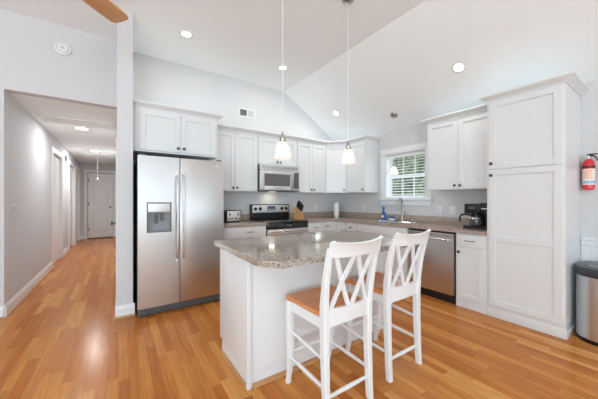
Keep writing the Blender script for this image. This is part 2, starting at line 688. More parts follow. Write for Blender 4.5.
def arch_panel(mb, z0, z1, rise, y, hw, cx, t=0.012, w=0.02):
    n = 14
    outer = [(cx - hw, z0), (cx + hw, z0), (cx + hw, z1)]
    inner = [(cx - hw + w, z0 + w), (cx + hw - w, z0 + w), (cx + hw - w, z1 - w * 0.6)]
    for k in range(1, n):
        s = k / n
        outer.append((cx + hw - 2 * hw * s, z1 + rise * math.sin(PI * s)))
        inner.append((cx + (hw - w) * (1 - 2 * s), z1 - w * 0.6 + rise * math.sin(PI * s)))
    outer.append((cx - hw, z1))
    inner.append((cx - hw + w, z1 - w * 0.6))
    A = [(x, y, z) for x, z in outer]
    B = [(x, y - t, z) for x, z in [((a[0] + b[0]) / 2, (a[1] + b[1]) / 2) for a, b in zip(outer, inner)]]
    D = [(x, y, z) for x, z in inner]
    mb.loft([A, B, D], cap=False)


arch_panel(m, 0.24, 0.92, 0.0, YE + 0.02, hw, cx)
arch_panel(m, 1.10, 1.86, 0.07, YE + 0.02, hw, cx)
d4 = struct('door_4', m, M_TRIM)
MB().lathe([(0.03, 0), (0.03, -0.008), (0.012, -0.012), (0.012, -0.04), (0.03, -0.05), (0.032, -0.065), (0.02, -0.075)], (-0.225, YE + 0.02, 1.0), 'Y', 18).build('door_knob', M_HINGE, d4)
for z in (0.3, 1.1, 1.85):
    MB().box(-0.799, -0.775, YE + 0.006, YE + 0.02, z - 0.05, z + 0.05, 0.003).build('hinge', M_HINGE, d4)
m = MB()
m.box(-0.895, -0.81, YE - 0.018, YE, 0, 2.20, 0.004)
m.box(-0.145, -0.06, YE - 0.018, YE, 0, 2.20, 0.004)
m.box(-0.8095, -0.1455, YE - 0.018, YE, 2.11, 2.20, 0.004)
struct('trim_13', m, M_TRIM)
# door on the right side of the hall, near the opening (seen edge on)
m = MB()
m.box(-0.030, -0.0135, 4.28, 5.05, 0.01, 2.08, 0.003)
d5 = struct('door_5', m, M_TRIM)
MB().lathe([(0.026, 0.0), (0.026, -0.006), (0.01, -0.010), (0.01, -0.03), (0.026, -0.038), (0.027, -0.05), (0.016, -0.058)], (-0.030, 4.36, 0.93), 'X', 16).build('door_knob', M_HINGE, d5)

# ------------------------------------------------------------------ sink window
m = MB()
YW0, YW1, ZW0, ZW1 = 2.27, 3.01, 1.27, 2.03
m.box(XR, XR + 0.16, YW1 - 0.012, YW1, ZW0, ZW1)
m.box(XR, XR + 0.16, YW0, YW0 + 0.012, ZW0, ZW1)
m.box(XR, XR + 0.16, YW0, YW1, ZW1 - 0.012, ZW1)
m.box(XR, XR + 0.16, YW0, YW1, ZW0, ZW0 + 0.012)
# sashes
xs0 = XR + 0.105
for (z0, z1, dx) in ((ZW0 + 0.012, 1.66, 0.0), (1.63, ZW1 - 0.012, 0.022)):
    x0, x1 = xs0 + dx, xs0 + dx + 0.02
    m.box(x0, x1, YW0 + 0.012, YW0 + 0.05, z0, z1, 0.002)
    m.box(x0, x1, YW1 - 0.05, YW1 - 0.012, z0, z1, 0.002)
    m.box(x0, x1, YW0 + 0.05, YW1 - 0.05, z0, z0 + 0.035, 0.002)
    m.box(x0, x1, YW0 + 0.05, YW1 - 0.05, z1 - 0.035, z1, 0.002)
    for k in (1, 2):
        yc = YW0 + 0.05 + (YW1 - YW0 - 0.10) * k / 3
        m.box(x0 + 0.004, x1 - 0.004, yc - 0.009, yc + 0.009, z0 + 0.035, z1 - 0.035)
win = struct('window_1', m, M_TRIM)
MB().box(xs0 + 0.030, xs0 + 0.033, YW0 + 0.03, YW1 - 0.03, ZW0 + 0.03, ZW1 - 0.03).build('glass_pane', M_GLASS, win)
m = MB()
m.box(XR - 0.018, XR, YW0 - 0.09, YW0, ZW0 - 0.01, ZW1, 0.003)
m.box(XR - 0.018, XR, YW1, YW1 + 0.09, ZW0 - 0.01, ZW1, 0.003)
m.box(XR - 0.020, XR, YW0 - 0.09, YW1 + 0.09, ZW1, ZW1 + 0.095, 0.003)
m.build('window_casing', M_TRIM, win)
m = MB()
m.box(XR - 0.055, XR, YW0 - 0.12, YW1 + 0.12, ZW0 - 0.030, ZW0 - 0.008, 0.004)
m.box(XR - 0.018, XR, YW0 - 0.09, YW1 + 0.09, ZW0 - 0.115, ZW0 - 0.030, 0.003)
m.build('window_sill', M_TRIM, win)

# assumed windows behind the camera, sized for fill light and fridge reflection: frames and glass
def far_window(n, frame_boxes, glass):
    m = MB()
    for bx in frame_boxes:
        m.box(*bx)
    o = struct('window_%d' % n, m, M_TRIM)
    MB().box(*glass).build('glass_pane', M_GLASS, o)


for n, (a, b_) in ((2, (-3.4, -1.2)), (3, (-0.7, 3.85))):
    mid = (a + b_) / 2
    far_window(n, [(a, a + 0.07, -4.08, -4.0, 0.0, 2.43), (b_ - 0.07, b_, -4.08, -4.0, 0.0, 2.43), (a + .07, b_ - .07, -4.08, -4.0, 2.36, 2.43),
                   (a + .07, b_ - .07, -4.08, -4.0, 0.0, 0.07), (mid - 0.05, mid + 0.05, -4.08, -4.0, 0.07, 2.36)], (a + .07, b_ - .07, -4.05, -4.045, .07, 2.36))
far_window(4, [(-4.09, -4.0, -2.7, -2.63, 0.6, 2.4), (-4.09, -4.0, 0.63, 0.7, 0.6, 2.4), (-4.09, -4.0, -1.03, -0.97, 0.67, 2.33), (-4.09, -4.0, -2.63, 0.63, 0.6, 0.67), (-4.09, -4.0, -2.63, 0.63, 2.33, 2.4)],
           (-4.06, -4.055, -2.63, 0.63, 0.67, 2.33))

# blind in the sink window
bl = thing('window_blind', 'white horizontal slat blind lowered and tilted open in the sink window', 'blind', (XR + 0.06, 2.64, 2.0))
MB().box(-0.025, 0.025, -0.35, 0.35, -0.03, 0.015, 0.003).build('head_rail', M_BLIND, bl)
nsl = 14
proto = None
for k in range(nsl):
    z = -0.060 - k * 0.0462
    if proto is None:
        sl = MB()
        sl.box(-0.0245, 0.0245, -0.345, 0.345, -0.0014, 0.0014, 0.0006, 1, Matrix.Rotation(math.radians(-16), 4, 'Y'))
        proto = sl.build('slat', M_BLIND, bl)
        o = proto
    else:
        o = proto.copy()
        C.objects.link(o)
        o.parent = bl
    o.location = (0, 0, z)
MB().box(-0.025, 0.025, -0.345, 0.345, -0.712, -0.695, 0.003).build('bottom_rail', M_BLIND, bl)
for yy in (-0.2, 0.2):
    MB().tube([(-0.026, yy, -0.03), (-0.026, yy, -0.70)], 0.0012, 6).build('ladder_cord', M_BLIND, bl)

# greenery outside
g = bmesh.new()
bmesh.ops.create_icosphere(g, subdivisions=5, radius=1)
for v in g.verts:
    d = v.co.normalized()
    q = Vector((d.x * 3.1, d.y * 4.3, d.z * 3.7))
    k = 1 + 0.07 * math.sin(q.x * 3 + q.y * 2) + 0.05 * math.sin(q.y * 5 + q.z * 4) + random.uniform(-0.05, 0.05)
    v.co = Vector((d.x * 1.0, d.y * 3.4, d.z * 2.3)) * k
hb = MB()
hb.bm.free()
hb.bm = g
hg = hb.build('hedge', M_LEAF, None, False)
hg.location = (7.4, 4.2, 1.75)
tag(hg, 'leafy green hedge outside, seen through the sink window', 'hedge')
gr = struct('ground', MB().box(4.2, 14, -6, 14, -0.5, -0.35), mat('lawn', (0.18, 0.26, 0.09), 0.9, var=0.3, bscale=20))

# ------------------------------------------------------------------ cabinet building
def shaker(mb, x0, x1, z0, z1, y=0.0, t=0.019, st=0.057, midrail=None):
    """shaker door front; face at y - t"""
    e = 0.0012
    mb.box(x0, x0 + st, y - t, y, z0, z1, e, 1)
    mb.box(x1 - st, x1, y - t, y, z0, z1, e, 1)
    mb.box(x0 + st, x1 - st, y - t, y, z1 - st, z1, e, 1)
    mb.box(x0 + st, x1 - st, y - t, y, z0, z0 + st, e, 1)
    if midrail:
        mb.box(x0 + st, x1 - st, y - t, y, midrail - st / 2, midrail + st / 2, e, 1)
    mb.box(x0 + st - 0.002, x1 - st + 0.002, y - t + 0.012, y - 0.002, z0 + st - 0.002, z1 - st + 0.002)


def slab(mb, x0, x1, z0, z1, y=0.0, t=0.019):
    mb.box(x0, x1, y - t, y, z0, z1, 0.003, 2)


def knob_mb(x, z, y=-0.019):
    return MB().lathe([(0.008, 0.0), (0.007, -0.010), (0.008, -0.014), (0.016, -0.018), (0.017, -0.024), (0.011, -0.029), (0.003, -0.030)], (x, y, z), 'Y', 18)


def pull_mb(x, z, y=-0.019, w=0.10):
    m = MB()
    pts = [(x - w / 2, y, z), (x - w / 2, y - 0.018, z), (x - w / 2 + 0.012, y - 0.027, z), (x, y - 0.030, z), (x + w / 2 - 0.012, y - 0.027, z), (x + w / 2, y - 0.018, z), (x + w / 2, y, z)]
    m.tube(pts, 0.005, 8)
    return m


def crown_profile(path, z0, z1, out=0.06):
    """crown swept along a list of (x,y) with outward offset in plan; path is the cabinet face line, mitred"""
    prof = [(0.0, z0), (0.010, z0), (0.012, z0 + 0.012), (0.018, z0 + 0.016), (out * 0.80, z1 - 0.024), (out * 0.86, z1 - 0.020), (out, z1 - 0.018), (out, z1), (0.0, z1)]
    n = len(path)
    secs = []
    for i, (x, y) in enumerate(path):
        P = Vector((x, y))
        dirs = []
        if i > 0:
            dirs.append((P - Vector(path[i - 1])).normalized())
        if i < n - 1:
            dirs.append((Vector(path[i + 1]) - P).normalized())
        nn = [Vector((d.y, -d.x)) for d in dirs]          # outward = to the right of travel
        if len(nn) == 2:
            b_ = (nn[0] + nn[1])
            b_ = b_ / b_.dot(nn[0])
        else:
            b_ = nn[0]
        secs.append([(P.x + b_.x * o, P.y + b_.y * o, z) for o, z in prof])
    m = MB()
    m.loft(secs)
    return m


def cabinet(name, label, loc, rz, w, d, z0, z1, fronts, group=None, toe=None, crown=None, crown_z=None):
    """fronts: list of dicts(type, x0,x1,z0,z1,knob=(x,z)|pull=(x,z))"""
    t = thing(name, label, 'cabinet', loc, rz, group)
    m = MB()
    if toe:
        m.box(0, w, 0.0, d, z0 + toe, z1, 0.001, 1)
        m.box(0, w, 0.05, d, 0.0, z0 + toe)
    else:
        m.box(0, w, 0.0, d, z0, z1, 0.001, 1)
    m.build('cabinet_body', M_CAB, t)
    for f in fronts:
        m = MB()
        if f['type'] == 'drawer':
            slab(m, f['x0'], f['x1'], f['z0'], f['z1'])
            o = m.build('drawer_front', M_CAB, t)
        elif f['type'] == 'panel':
            slab(m, f['x0'], f['x1'], f['z0'], f['z1'])
            o = m.build('false_drawer_front', M_CAB, t)
        else:
            shaker(m, f['x0'], f['x1'], f['z0'], f['z1'], midrail=f.get('mid'))
            o = m.build('door', M_CAB, t)
        if 'knob' in f:
            knob_mb(*f['knob']).build('knob', M_KNOB, o)
        if 'pull' in f:
            pull_mb(*f['pull']).build('handle', M_HINGE, o)
    if crown:
        crown_profile(crown, crown_z[0], crown_z[1]).build('crown_moulding', M_CAB, t, False)
    return t


G = 0.005
CZ = (2.295, 2.36)
ZU0, ZU1 = 1.375, 2.30
YU = YB - 0.33     # 3.92 upper face on back wall
XU = XR - 0.33     # 3.57 upper face on right wall


def two_doors(w, z0, z1, kz):
    h = w / 2
    return [dict(type='door', x0=0.012, x1=h - G / 2, z0=z0, z1=z1, knob=(h - 0.032, kz)),
            dict(type='door', x0=h + G / 2, x1=w - 0.012, z0=z0, z1=z1, knob=(h + 0.032, kz))]


# over-fridge cabinet
cabinet('wall_cabinet', 'deep white two-door cabinet mounted above the refrigerator', (0.131, 3.50, 0), 0, 0.949, 0.748, 1.80, 2.30,
        [dict(type='door', x0=0.07, x1=0.495, z0=1.82, z1=2.275, knob=(0.463, 1.865)),
         dict(type='door', x0=0.499, x1=0.925, z0=1.82, z1=2.275, knob=(0.531, 1.865))],
        crown=[(0.0, 0), (0.949, 0.0), (0.949, 0.35)], crown_z=CZ)
# left upper
w = 1.859 - 1.082
cabinet('wall_cabinet', 'white two-door wall cabinet above the toaster, between refrigerator and microwave', (1.082, YU, 0), 0, w, 0.328, ZU0, ZU1,
        two_doors(w, ZU0 + 0.01, 2.275, ZU0 + 0.055), crown=[(0, 0), (w, 0)], crown_z=CZ)
w = 2.619 - 1.861
cabinet('wall_cabinet', 'short white two-door wall cabinet directly above the microwave', (1.861, YU, 0), 0, w, 0.328, 1.820, ZU1,
        two_doors(w, 1.830, 2.275, 1.875), crown=[(0, 0), (w, 0)], crown_z=CZ)
w = 3.289 - 2.621
cabinet('wall_cabinet', 'white two-door wall cabinet right of the microwave, above the knife block', (2.621, YU, 0), 0, w, 0.328, ZU0, ZU1,
        two_doors(w, ZU0 + 0.01, 2.275, ZU0 + 0.055), crown=[(0, 0), (w, 0)], crown_z=CZ)
# diagonal corner cabinet
t = thing('corner_wall_cabinet', 'white single-door diagonal wall cabinet in the kitchen corner above the paper towels', 'cabinet', (3.291, YU, 0))
m = MB()
m.prism([(0, 0), (0.279, -0.279), (0.607, -0.279), (0.607, 0.328), (0, 0.328)], ZU0, ZU1)
m.build('cabinet_body', M_CAB, t)
dw = math.hypot(0.279, 0.279)
m = MB()
shaker(m, 0.01, dw - 0.01, ZU0 + 0.01, 2.275)
dd = m.build('door', M_CAB, t)
dd.rotation_euler = (0, 0, -PI / 4)
knob_mb(dw - 0.045, ZU0 + 0.055).build('knob', M_KNOB, dd)
cp = crown_profile([(0, 0), (0.279, -0.279)], *CZ)
cp.build('crown_moulding', M_CAB, t, False)
# right-wall upper left of window
w = 3.639 - 3.17
cabinet('wall_cabinet', 'white single-door wall cabinet with exposed side panel left of the sink window', (XU, 3.639, 0), -PI / 2, w, 0.328, ZU0, ZU1,
        [dict(type='door', x0=0.012, x1=w - 0.012, z0=ZU0 + 0.01, z1=2.275, knob=(w - 0.045, ZU0 + 0.055))],
        crown=[(0, 0), (w, 0), (w, 0.328)], crown_z=CZ)
# right-wall upper right of window
w = 2.05 - 1.23
cabinet('wall_cabinet', 'white two-door wall cabinet between the sink window and the tall pantry', (XU, 2.05, 0), -PI / 2, w, 0.328, ZU0, ZU1,
        two_doors(w, ZU0 + 0.01, 2.275, ZU0 + 0.055), crown=[(0, 0.328), (0, 0), (w - 0.062, 0)], crown_z=CZ)
# pantry
w = 1.226 - 0.615
pan = cabinet('pantry_cabinet', 'tall white floor-to-crown pantry cabinet beside the fire extinguisher', (3.30, 1.226, 0), -PI / 2, w, 0.598, 0.0, ZU1,
              [dict(type='door', x0=0.026, x1=w - 0.020, z0=1.572, z1=2.28, knob=(0.05, 1.630)),
               dict(type='door', x0=0.026, x1=w - 0.020, z0=0.128, z1=1.563, mid=0.84, knob=(0.05, 1.505))],
              crown=[(0, 0.26), (0, 0), (w, 0), (w, 0.598)], crown_z=CZ)
m = MB()
m.box(0, w + 0.008, -0.006, 0, 0.0, 0.085, 0.002)
m.box(w, w + 0.008, 0.0, 0.58, 0.0, 0.055, 0.002)
m.build('base_skirt', M_CAB, pan)

# base cabinets, back wall
YC = 3.61
ZT = 0.862      # underside of countertop
DZ = (0.705, 0.850)
w = 1.855 - 1.085
cabinet('base_cabinet', 'white base cabinet with a wide drawer between refrigerator and range', (1.085, YC, 0), 0, w, 0.638, 0, ZT,
        [dict(type='drawer', x0=0.012, x1=w - 0.012, z0=DZ[0], z1=DZ[1], pull=(w / 2 + 0.12, 0.778)),
         dict(type='door', x0=0.012, x1=w / 2 - G / 2, z0=0.115, z1=0.69, knob=(w / 2 - 0.03, 0.65)),
         dict(type='door', x0=w / 2 + G / 2, x1=w - 0.012, z0=0.115, z1=0.69, knob=(w / 2 + 0.03, 0.65))], toe=0.10)
w = 3.00 - 2.625
cabinet('base_cabinet', 'narrow white base cabinet with one drawer just right of the range', (2.625, YC, 0), 0, w, 0.638, 0, ZT,
        [dict(type='drawer', x0=0.012, x1=w - 0.008, z0=DZ[0], z1=DZ[1], pull=(w / 2, 0.778)),
         dict(type='door', x0=0.012, x1=w - 0.008, z0=0.115, z1=0.69, knob=(0.045, 0.65))], toe=0.10)
# corner lazy susan cabinet
t = thing('corner_base_cabinet', 'white L-shaped corner base cabinet with folding doors under the paper towels', 'cabinet', (3.002, YC, 0))
m = MB()
m.prism([(0, 0), (0.298, 0), (0.298, -0.24), (0.896, -0.24), (0.896, 0.638), (0, 0.638)], 0.10, ZT)
m.prism([(0, 0.05), (0.348, 0.05), (0.348, -0.24), (0.896, -0.24), (0.896, 0.638), (0, 0.638)], 0.0, 0.10)
m.build('cabinet_body', M_CAB, t)
m = MB()
shaker(m, 0.008, 0.275, 0.115, 0.850)
o = m.build('door', M_CAB, t)
knob_mb(0.045, 0.785).build('knob', M_KNOB, o)
m = MB()
shaker(m, 0.022, 0.236, 0.115, 0.850)
o = m.build('door', M_CAB, t)
o.location = (0.298, 0, 0)
o.rotation_euler = (0, 0, -PI / 2)
# right wall bases
w = 3.368 - 3.112
cabinet('base_cabinet', 'narrowest white base cabinet, squeezed between the corner and the sink cabinet', (3.30, 3.368, 0), -PI / 2, w, 0.598, 0, ZT,
        [dict(type='drawer', x0=0.010, x1=w - 0.010, z0=DZ[0], z1=DZ[1], knob=(w / 2, 0.775)),
         dict(type='door', x0=0.010, x1=w - 0.010, z0=0.115, z1=0.69, knob=(0.045, 0.65))], toe=0.10)
w = 3.110 - 2.172
t = thing('sink_base_cabinet', 'wide white sink cabinet under the window with a plain false front', 'cabinet', (3.30, 3.110, 0), -PI / 2)
m = MB()
m.box(0, w, 0.0, 0.03, 0.10, ZT)
m.box(0, 0.02, 0.03, 0.598, 0.10, ZT)
m.box(w - 0.02, w, 0.03, 0.598, 0.10, ZT)
m.box(0.02, w - 0.02, 0.58, 0.598, 0.10, ZT)
m.box(0.02, w - 0.02, 0.03, 0.58, 0.10, 0.12)
m.box(0, w, 0.05, 0.598, 0, 0.10)
m.build('cabinet_body', M_CAB, t)
m = MB(); slab(m, 0.012, w - 0.012, *DZ)
m.build('false_drawer_front', M_CAB, t)
for (a, b_, kx) in ((0.012, w / 2 - G / 2, w / 2 - 0.03), (w / 2 + G / 2, w - 0.012, w / 2 + 0.03)):
    m = MB(); shaker(m, a, b_, 0.115, 0.69)
    o = m.build('door', M_CAB, t)
    knob_mb(kx, 0.65).build('knob', M_KNOB, o)
w = 1.545 - 1.229
cabinet('base_cabinet', 'white base cabinet with drawer and one door under the coffee maker, beside the pantry', (3.30, 1.545, 0), -PI / 2, w, 0.598, 0, ZT,
        [dict(type='drawer', x0=0.014, x1=w - 0.014, z0=DZ[0], z1=DZ[1], pull=(w / 2, 0.78)),
         dict(type='door', x0=0.014, x1=w - 0.014, z0=0.105, z1=0.69, knob=(0.045, 0.645))], toe=0.0)

# ------------------------------------------------------------------ countertops
ZT0, ZT1 = 0.863, 0.900
m = MB()
m.box(1.083, 1.854, 3.575, YB - 0.001, ZT0, ZT1, 0.004)
ct = m.build('countertop', M_GRAN, None)
tag(ct, 'short brown granite countertop under the toaster, left of the range', 'countertop')
o = MB().box(1.083, 1.854, YB - 0.022, YB - 0.001, ZT1, ZT1 + 0.10, 0.003).build('backsplash', M_GRAN, ct)
# L-shaped top with sink cut-out, built in strips
SX0, SX1, SY0, SY1 = 3.42, 3.76, 2.24, 3.02
XF = 3.262
m = MB()
m.box(2.626, XR - 0.001, 3.575, YB - 0.001, ZT0, ZT1)
m.box(XF, SX0, 1.229, 3.575, ZT0, ZT1)
m.box(SX1, XR - 0.001, 1.229, 3.575, ZT0, ZT1)
m.box(SX0, SX1, SY1, 3.575, ZT0, ZT1)
m.box(SX0, SX1, 1.229, SY0, ZT0, ZT1)
bmesh.ops.remove_doubles(m.bm, verts=m.bm.verts, dist=0.0005)
ct = m.build('countertop', M_GRAN, None, False)
tag(ct, 'long L-shaped brown granite countertop running past the sink to the pantry', 'countertop')
m = MB()
m.box(2.626, XR - 0.022, YB - 0.022, YB - 0.001, ZT1, ZT1 + 0.10, 0.003)
m.box(XR - 0.022, XR - 0.001, 1.229, YB - 0.001, ZT1, ZT1 + 0.10, 0.003)
m.build('backsplash', M_GRAN, ct)

# sink
t = thing('kitchen_sink', 'double bowl stainless steel sink set in the counter under the window', 'sink', (3.59, 2.63, ZT1))
m = MB()
# rim
m.box(-0.19, -0.155, -0.41, 0.41, 0.001, 0.006, 0.002)
m.box(0.14, 0.19, -0.41, 0.41, 0.001, 0.006, 0.002)
m.box(-0.155, 0.14, 0.375, 0.41, 0.001, 0.006, 0.002)
m.box(-0.155, 0.14, -0.41, -0.375, 0.001, 0.006, 0.002)
m.box(-0.155, 0.14, -0.02, 0.02, 0.001, 0.006, 0.002)
m.build('sink_rim', M_CHROME, t)


def bowl(y0, y1):
    m = MB()

    def ring(x0, x1, a, b_, z, r=0.05):
        pts = []
        for (cx_, cy_, a0) in ((x1 - r, b_ - r, 0), (x0 + r, b_ - r, 90), (x0 + r, a + r, 180), (x1 - r, a + r, 270)):
            for k in range(5):
                an = math.radians(a0 + k * 22.5)
                pts.append((cx_ + r * math.cos(an), cy_ + r * math.sin(an), z))
        return pts
    secs = [ring(-0.155, 0.14, y0, y1, 0.002), ring(-0.150, 0.135, y0 + 0.004, y1 - 0.004, -0.02), ring(-0.145, 0.13, y0 + 0.01, y1 - 0.01, -0.15), ring(-0.12, 0.105, y0 + 0.03, y1 - 0.03, -0.17)]
    m.loft(secs, cap=False)
    m.bm.faces.new([m.bm.verts.new(p) for p in secs[-1]])
    o = m.build('sink_bowl', M_CHROME, t)
    md = o.modifiers.new('thick', 'SOLIDIFY')
    md.thickness = 0.001
    return o


bowl(0.02, 0.375)
bowl(-0.375, -0.02)

# faucet
t = thing('faucet', 'tall brushed nickel pull-down faucet standing behind the sink', 'faucet', (3.815, 2.62, ZT1 + 0.0))
m = MB()
m.lathe([(0.027, 0.001), (0.027, 0.012), (0.020, 0.02), (0.018, 0.10), (0.014, 0.13)], n=20)
m.build('faucet_base', M_NICK, t)
pts = [(0, 0, 0.12), (0, 0, 0.30)]
for k in range(1, 10):
    a = PI * k / 9
    pts.append((-0.055 + 0.055 * math.cos(a), 0, 0.30 + 0.065 * math.sin(a)))
pts.append((-0.11, 0, 0.26))
MB().tube(pts, 0.014, 12).build('spout', M_NICK, t)
MB().lathe([(0.015, 0.262), (0.019, 0.25), (0.020, 0.19), (0.017, 0.18)], (-0.11, 0, 0), n=16).build('spray_head', M_NICK, t)
MB().tube([(0, -0.018, 0.085), (0, -0.045, 0.095), (-0.01, -0.062, 0.125), (-0.02, -0.07, 0.165)], [0.009, 0.009, 0.007, 0.006], 10).build('lever_handle', M_NICK, t)
t = thing('side_sprayer', 'slim nickel soap pump on the counter right of the faucet', 'soap dispenser', (3.82, 2.44, ZT1))
MB().lathe([(0.018, 0.001), (0.018, 0.008), (0.009, 0.012), (0.009, 0.06)], n=16).build('pump_base', M_NICK, t)
MB().tube([(0, 0, 0.055), (0, 0, 0.085), (-0.02, 0, 0.092), (-0.055, 0, 0.085)], 0.006, 8).build('nozzle', M_NICK, t)

# soap bottle
t = thing('soap_bottle', 'blue spray bottle with a round white label left of the faucet', 'bottle', (3.77, 2.95, ZT1 + 0.0065))
m = MB()
secs = []
for (a, b_, z) in ((0.042, 0.026, 0.0), (0.052, 0.030, 0.01), (0.055, 0.031, 0.06), (0.045, 0.027, 0.10), (0.022, 0.018, 0.14), (0.017, 0.015, 0.17), (0.026, 0.017, 0.20), (0.024, 0.016, 0.215)):
    secs.append([(b_ * math.cos(2 * PI * k / 20), a * math.sin(2 * PI * k / 20), z) for k in range(20)])
m.loft(secs)
m.build('bottle_body', M_BLUE, t)
MB().box(-0.03, 0.014, -0.016, 0.016, 0.215, 0.255, 0.006).build('spray_cap', M_LBLUE, t)
MB().lathe([(0.026, 0.0), (0.026, -0.0015), (0.001, -0.0018)], (-0.030, 0, 0.055), 'X', 20).build('bottle_label', M_LABEL, t)
t = thing('dish_sponge', 'small blue and white sponge lying right of the spray bottle', 'sponge', (3.78, 2.79, ZT1 + 0.0065))
MB().box(-0.02, 0.02, -0.045, 0.045, 0.0, 0.03, 0.006).build('sponge_base', M_PLATE, t)
MB().box(-0.018, 0.022, -0.043, 0.043, 0.0305, 0.062, 0.008).build('scouring_pad', M_BLUE, t)

# ------------------------------------------------------------------ refrigerator
fr = thing('refrigerator', 'side-by-side stainless steel refrigerator with a door ice dispenser', 'refrigerator', (0.165, 3.215, 0))
FW = 0.905
m = MB()
m.box(0.003, FW - 0.003, 0.068, 0.78, 0.045, 1.700, 0.004)
m.build('refrigerator_case', M_DGREY, fr)
m = MB()
m.box(0.004, FW - 0.004, 0.045, 0.10, 0.012, 0.095, 0.004)
for k in range(14):
    m.box(0.06 + k * 0.057, 0.10 + k * 0.057, 0.038, 0.045, 0.03, 0.075, 0.002)
m.build('toe_grille', M_DGREY, fr)
xs_ = 0.405


def flat_door(x0, x1, z0, z1, hole=None):
    m = MB()
    def prof(xa, xb, za, zb):
        m.box(xa, xb, -0.002, 0.06, za, zb)
    if hole:
        hx0, hx1, hz0, hz1 = hole
        prof(x0, hx0, z0, z1)
        prof(hx1, x1, z0, z1)
        prof(hx0, hx1, z0, hz0)
        prof(hx0, hx1, hz1, z1)
    else:
        prof(x0, x1, z0, z1)
    return m


hole = (0.085, 0.315, 0.90, 1.215)
dl = flat_door(0.0, xs_ - 0.004, 0.10, 1.715, hole).build('freezer_door', M_STEEL, fr)
dr = MB().box(xs_ + 0.004, FW, -0.002, 0.06, 0.10, 1.715, 0.006).build('refrigerator_door', M_STEEL, fr)
# dispenser
m = MB()
for bx in ((hole[0] - .004, hole[0] + .006, hole[2], hole[3]), (hole[1] - .006, hole[1] + .004, hole[2], hole[3]), (hole[0] - .004, hole[1] + .004, hole[3] - .006, hole[3] + .004), (hole[0] - .004, hole[1] + .004, hole[2] - .004, hole[2] + .006)):
    m.box(bx[0], bx[1], -0.006, 0.02, bx[2], bx[3], 0.002)
dp = m.build('dispenser_frame', M_DGREY, dl)
MB().box(0.092, 0.308, 0.0, 0.05, 1.115, 1.208, 0.003).build('dispenser_panel', M_STEELP, dl)
m = MB()
m.box(0.092, 0.308, 0.052, 0.058, 0.907, 1.114)
m.box(0.092, 0.308, 0.004, 0.052, 0.905, 0.915)
m.box(0.092, 0.100, 0.004, 0.052, 0.915, 1.114)
m.box(0.300, 0.308, 0.004, 0.052, 0.915, 1.114)
m.build('dispenser_recess', mat('mid_grey_plastic', (0.27, 0.28, 0.29), 0.3), dl)
m = MB()
m.box(0.155, 0.185, 0.020, 0.050, 0.99, 1.10, 0.004)
m.box(0.215, 0.245, 0.020, 0.050, 1.02, 1.10, 0.004)
m.build('dispenser_lever', M_DGREY, dl)
for (x, par) in ((xs_ - 0.033, dl), (xs_ + 0.033, dr)):
    m = MB()
    secs = []
    for k in range(17):
        s = k / 16
        z = 0.56 + s * 0.99
        y = -0.058 + 0.045 * (abs(2 * s - 1) ** 6)
        hwx = 0.012
        secs.append([(x - hwx, y, z), (x - hwx * 0.6, y - 0.012, z), (x + hwx * 0.6, y - 0.012, z), (x + hwx, y, z), (x + hwx * 0.6, y + 0.010, z), (x - hwx * 0.6, y + 0.010, z)])
    m.loft(secs)
    for z in (0.575, 1.535):
        m.box(x - 0.010, x + 0.010, -0.05, 0.0, z - 0.015, z + 0.015, 0.003)
    m.build('door_handle', M_STEELM, par)
MB().box(0.80, 0.865, -0.0025, 0.002, 1.645, 1.656, 0.001).build('badge', M_CHROME, dr)
for x in (0.02, FW - 0.07):
    MB().box(x, x + 0.05, 0.02, 0.10, 1.716, 1.732, 0.004).build('hinge_cover', M_DGREY, fr)
for x in (0.03, FW - 0.07):
    MB().box(x, x + 0.05, 0.046, 0.10, 0.0, 0.012, 0.002).build('levelling_foot', M_BLACK, fr)

# ------------------------------------------------------------------ range
rg = thing('electric_range', 'stainless steel electric range with black glass cooktop and raised control panel', 'stove', (1.860, 3.585, 0))
RW = 0.760
m = MB()
m.box(0.003, RW - 0.003, 0.04, 0.655, 0.06, 0.885, 0.002)
m.box(0.02, RW - 0.02, 0.08, 0.63, 0.0, 0.06)
m.build('range_body', M_BLACK, rg)
m = MB()
m.box(-0.0, RW, -0.005, 0.60, 0.887, 0.908, 0.004)
m.box(0.002, RW - 0.002, -0.003, 0.038, 0.79, 0.886, 0.003)
m.build('cooktop', M_BGLASS, rg)
m = MB()
for (x, y, r_) in ((0.19, 0.14, 0.10), (0.57, 0.14, 0.085), (0.19, 0.43, 0.075), (0.57, 0.43, 0.10)):
    m.lathe([(r_, 0.9083), (r_ - 0.004, 0.9087), (r_ - 0.008, 0.9083)], (x, y, 0), n=36, cap=False)
m.build('burner_ring', M_DGREY, rg)
m = MB()
m.box(0.004, RW - 0.004, 0.0, 0.038, 0.70, 0.785, 0.003)
m.box(0.004, 0.09, 0.0, 0.038, 0.26, 0.70, 0.003)
m.box(RW - 0.09, RW - 0.004, 0.0, 0.038, 0.26, 0.70, 0.003)
m.box(0.09, RW - 0.09, 0.0, 0.038, 0.26, 0.40, 0.003)
od = m.build('oven_door', M_STEELM, rg)
MB().box(0.09, RW - 0.09, 0.004, 0.036, 0.40, 0.70).build('oven_window', M_BGLASS, od)
m = MB()
m.tube([(0.05, -0.042, 0.758), (RW - 0.05, -0.042, 0.758)], 0.013, 12)
m.box(0.055, 0.085, -0.042, 0.0, 0.748, 0.768, 0.003)
m.box(RW - 0.085, RW - 0.055, -0.042, 0.0, 0.748, 0.768, 0.003)
m.build('oven_handle', M_CHROME, od)
MB().box(0.004, RW - 0.004, 0.0, 0.038, 0.07, 0.25, 0.004).build('storage_drawer', M_STEEL, rg)
m = MB()
m.box(0.0, RW, 0.585, 0.658, 0.908, 1.165, 0.006)
m.build('backguard', M_BLACK, rg)
m = MB()
m.box(0.02, RW - 0.02, 0.575, 0.585, 1.022, 1.152, 0.004)
cpn = m.build('control_panel', M_STEELP, rg)
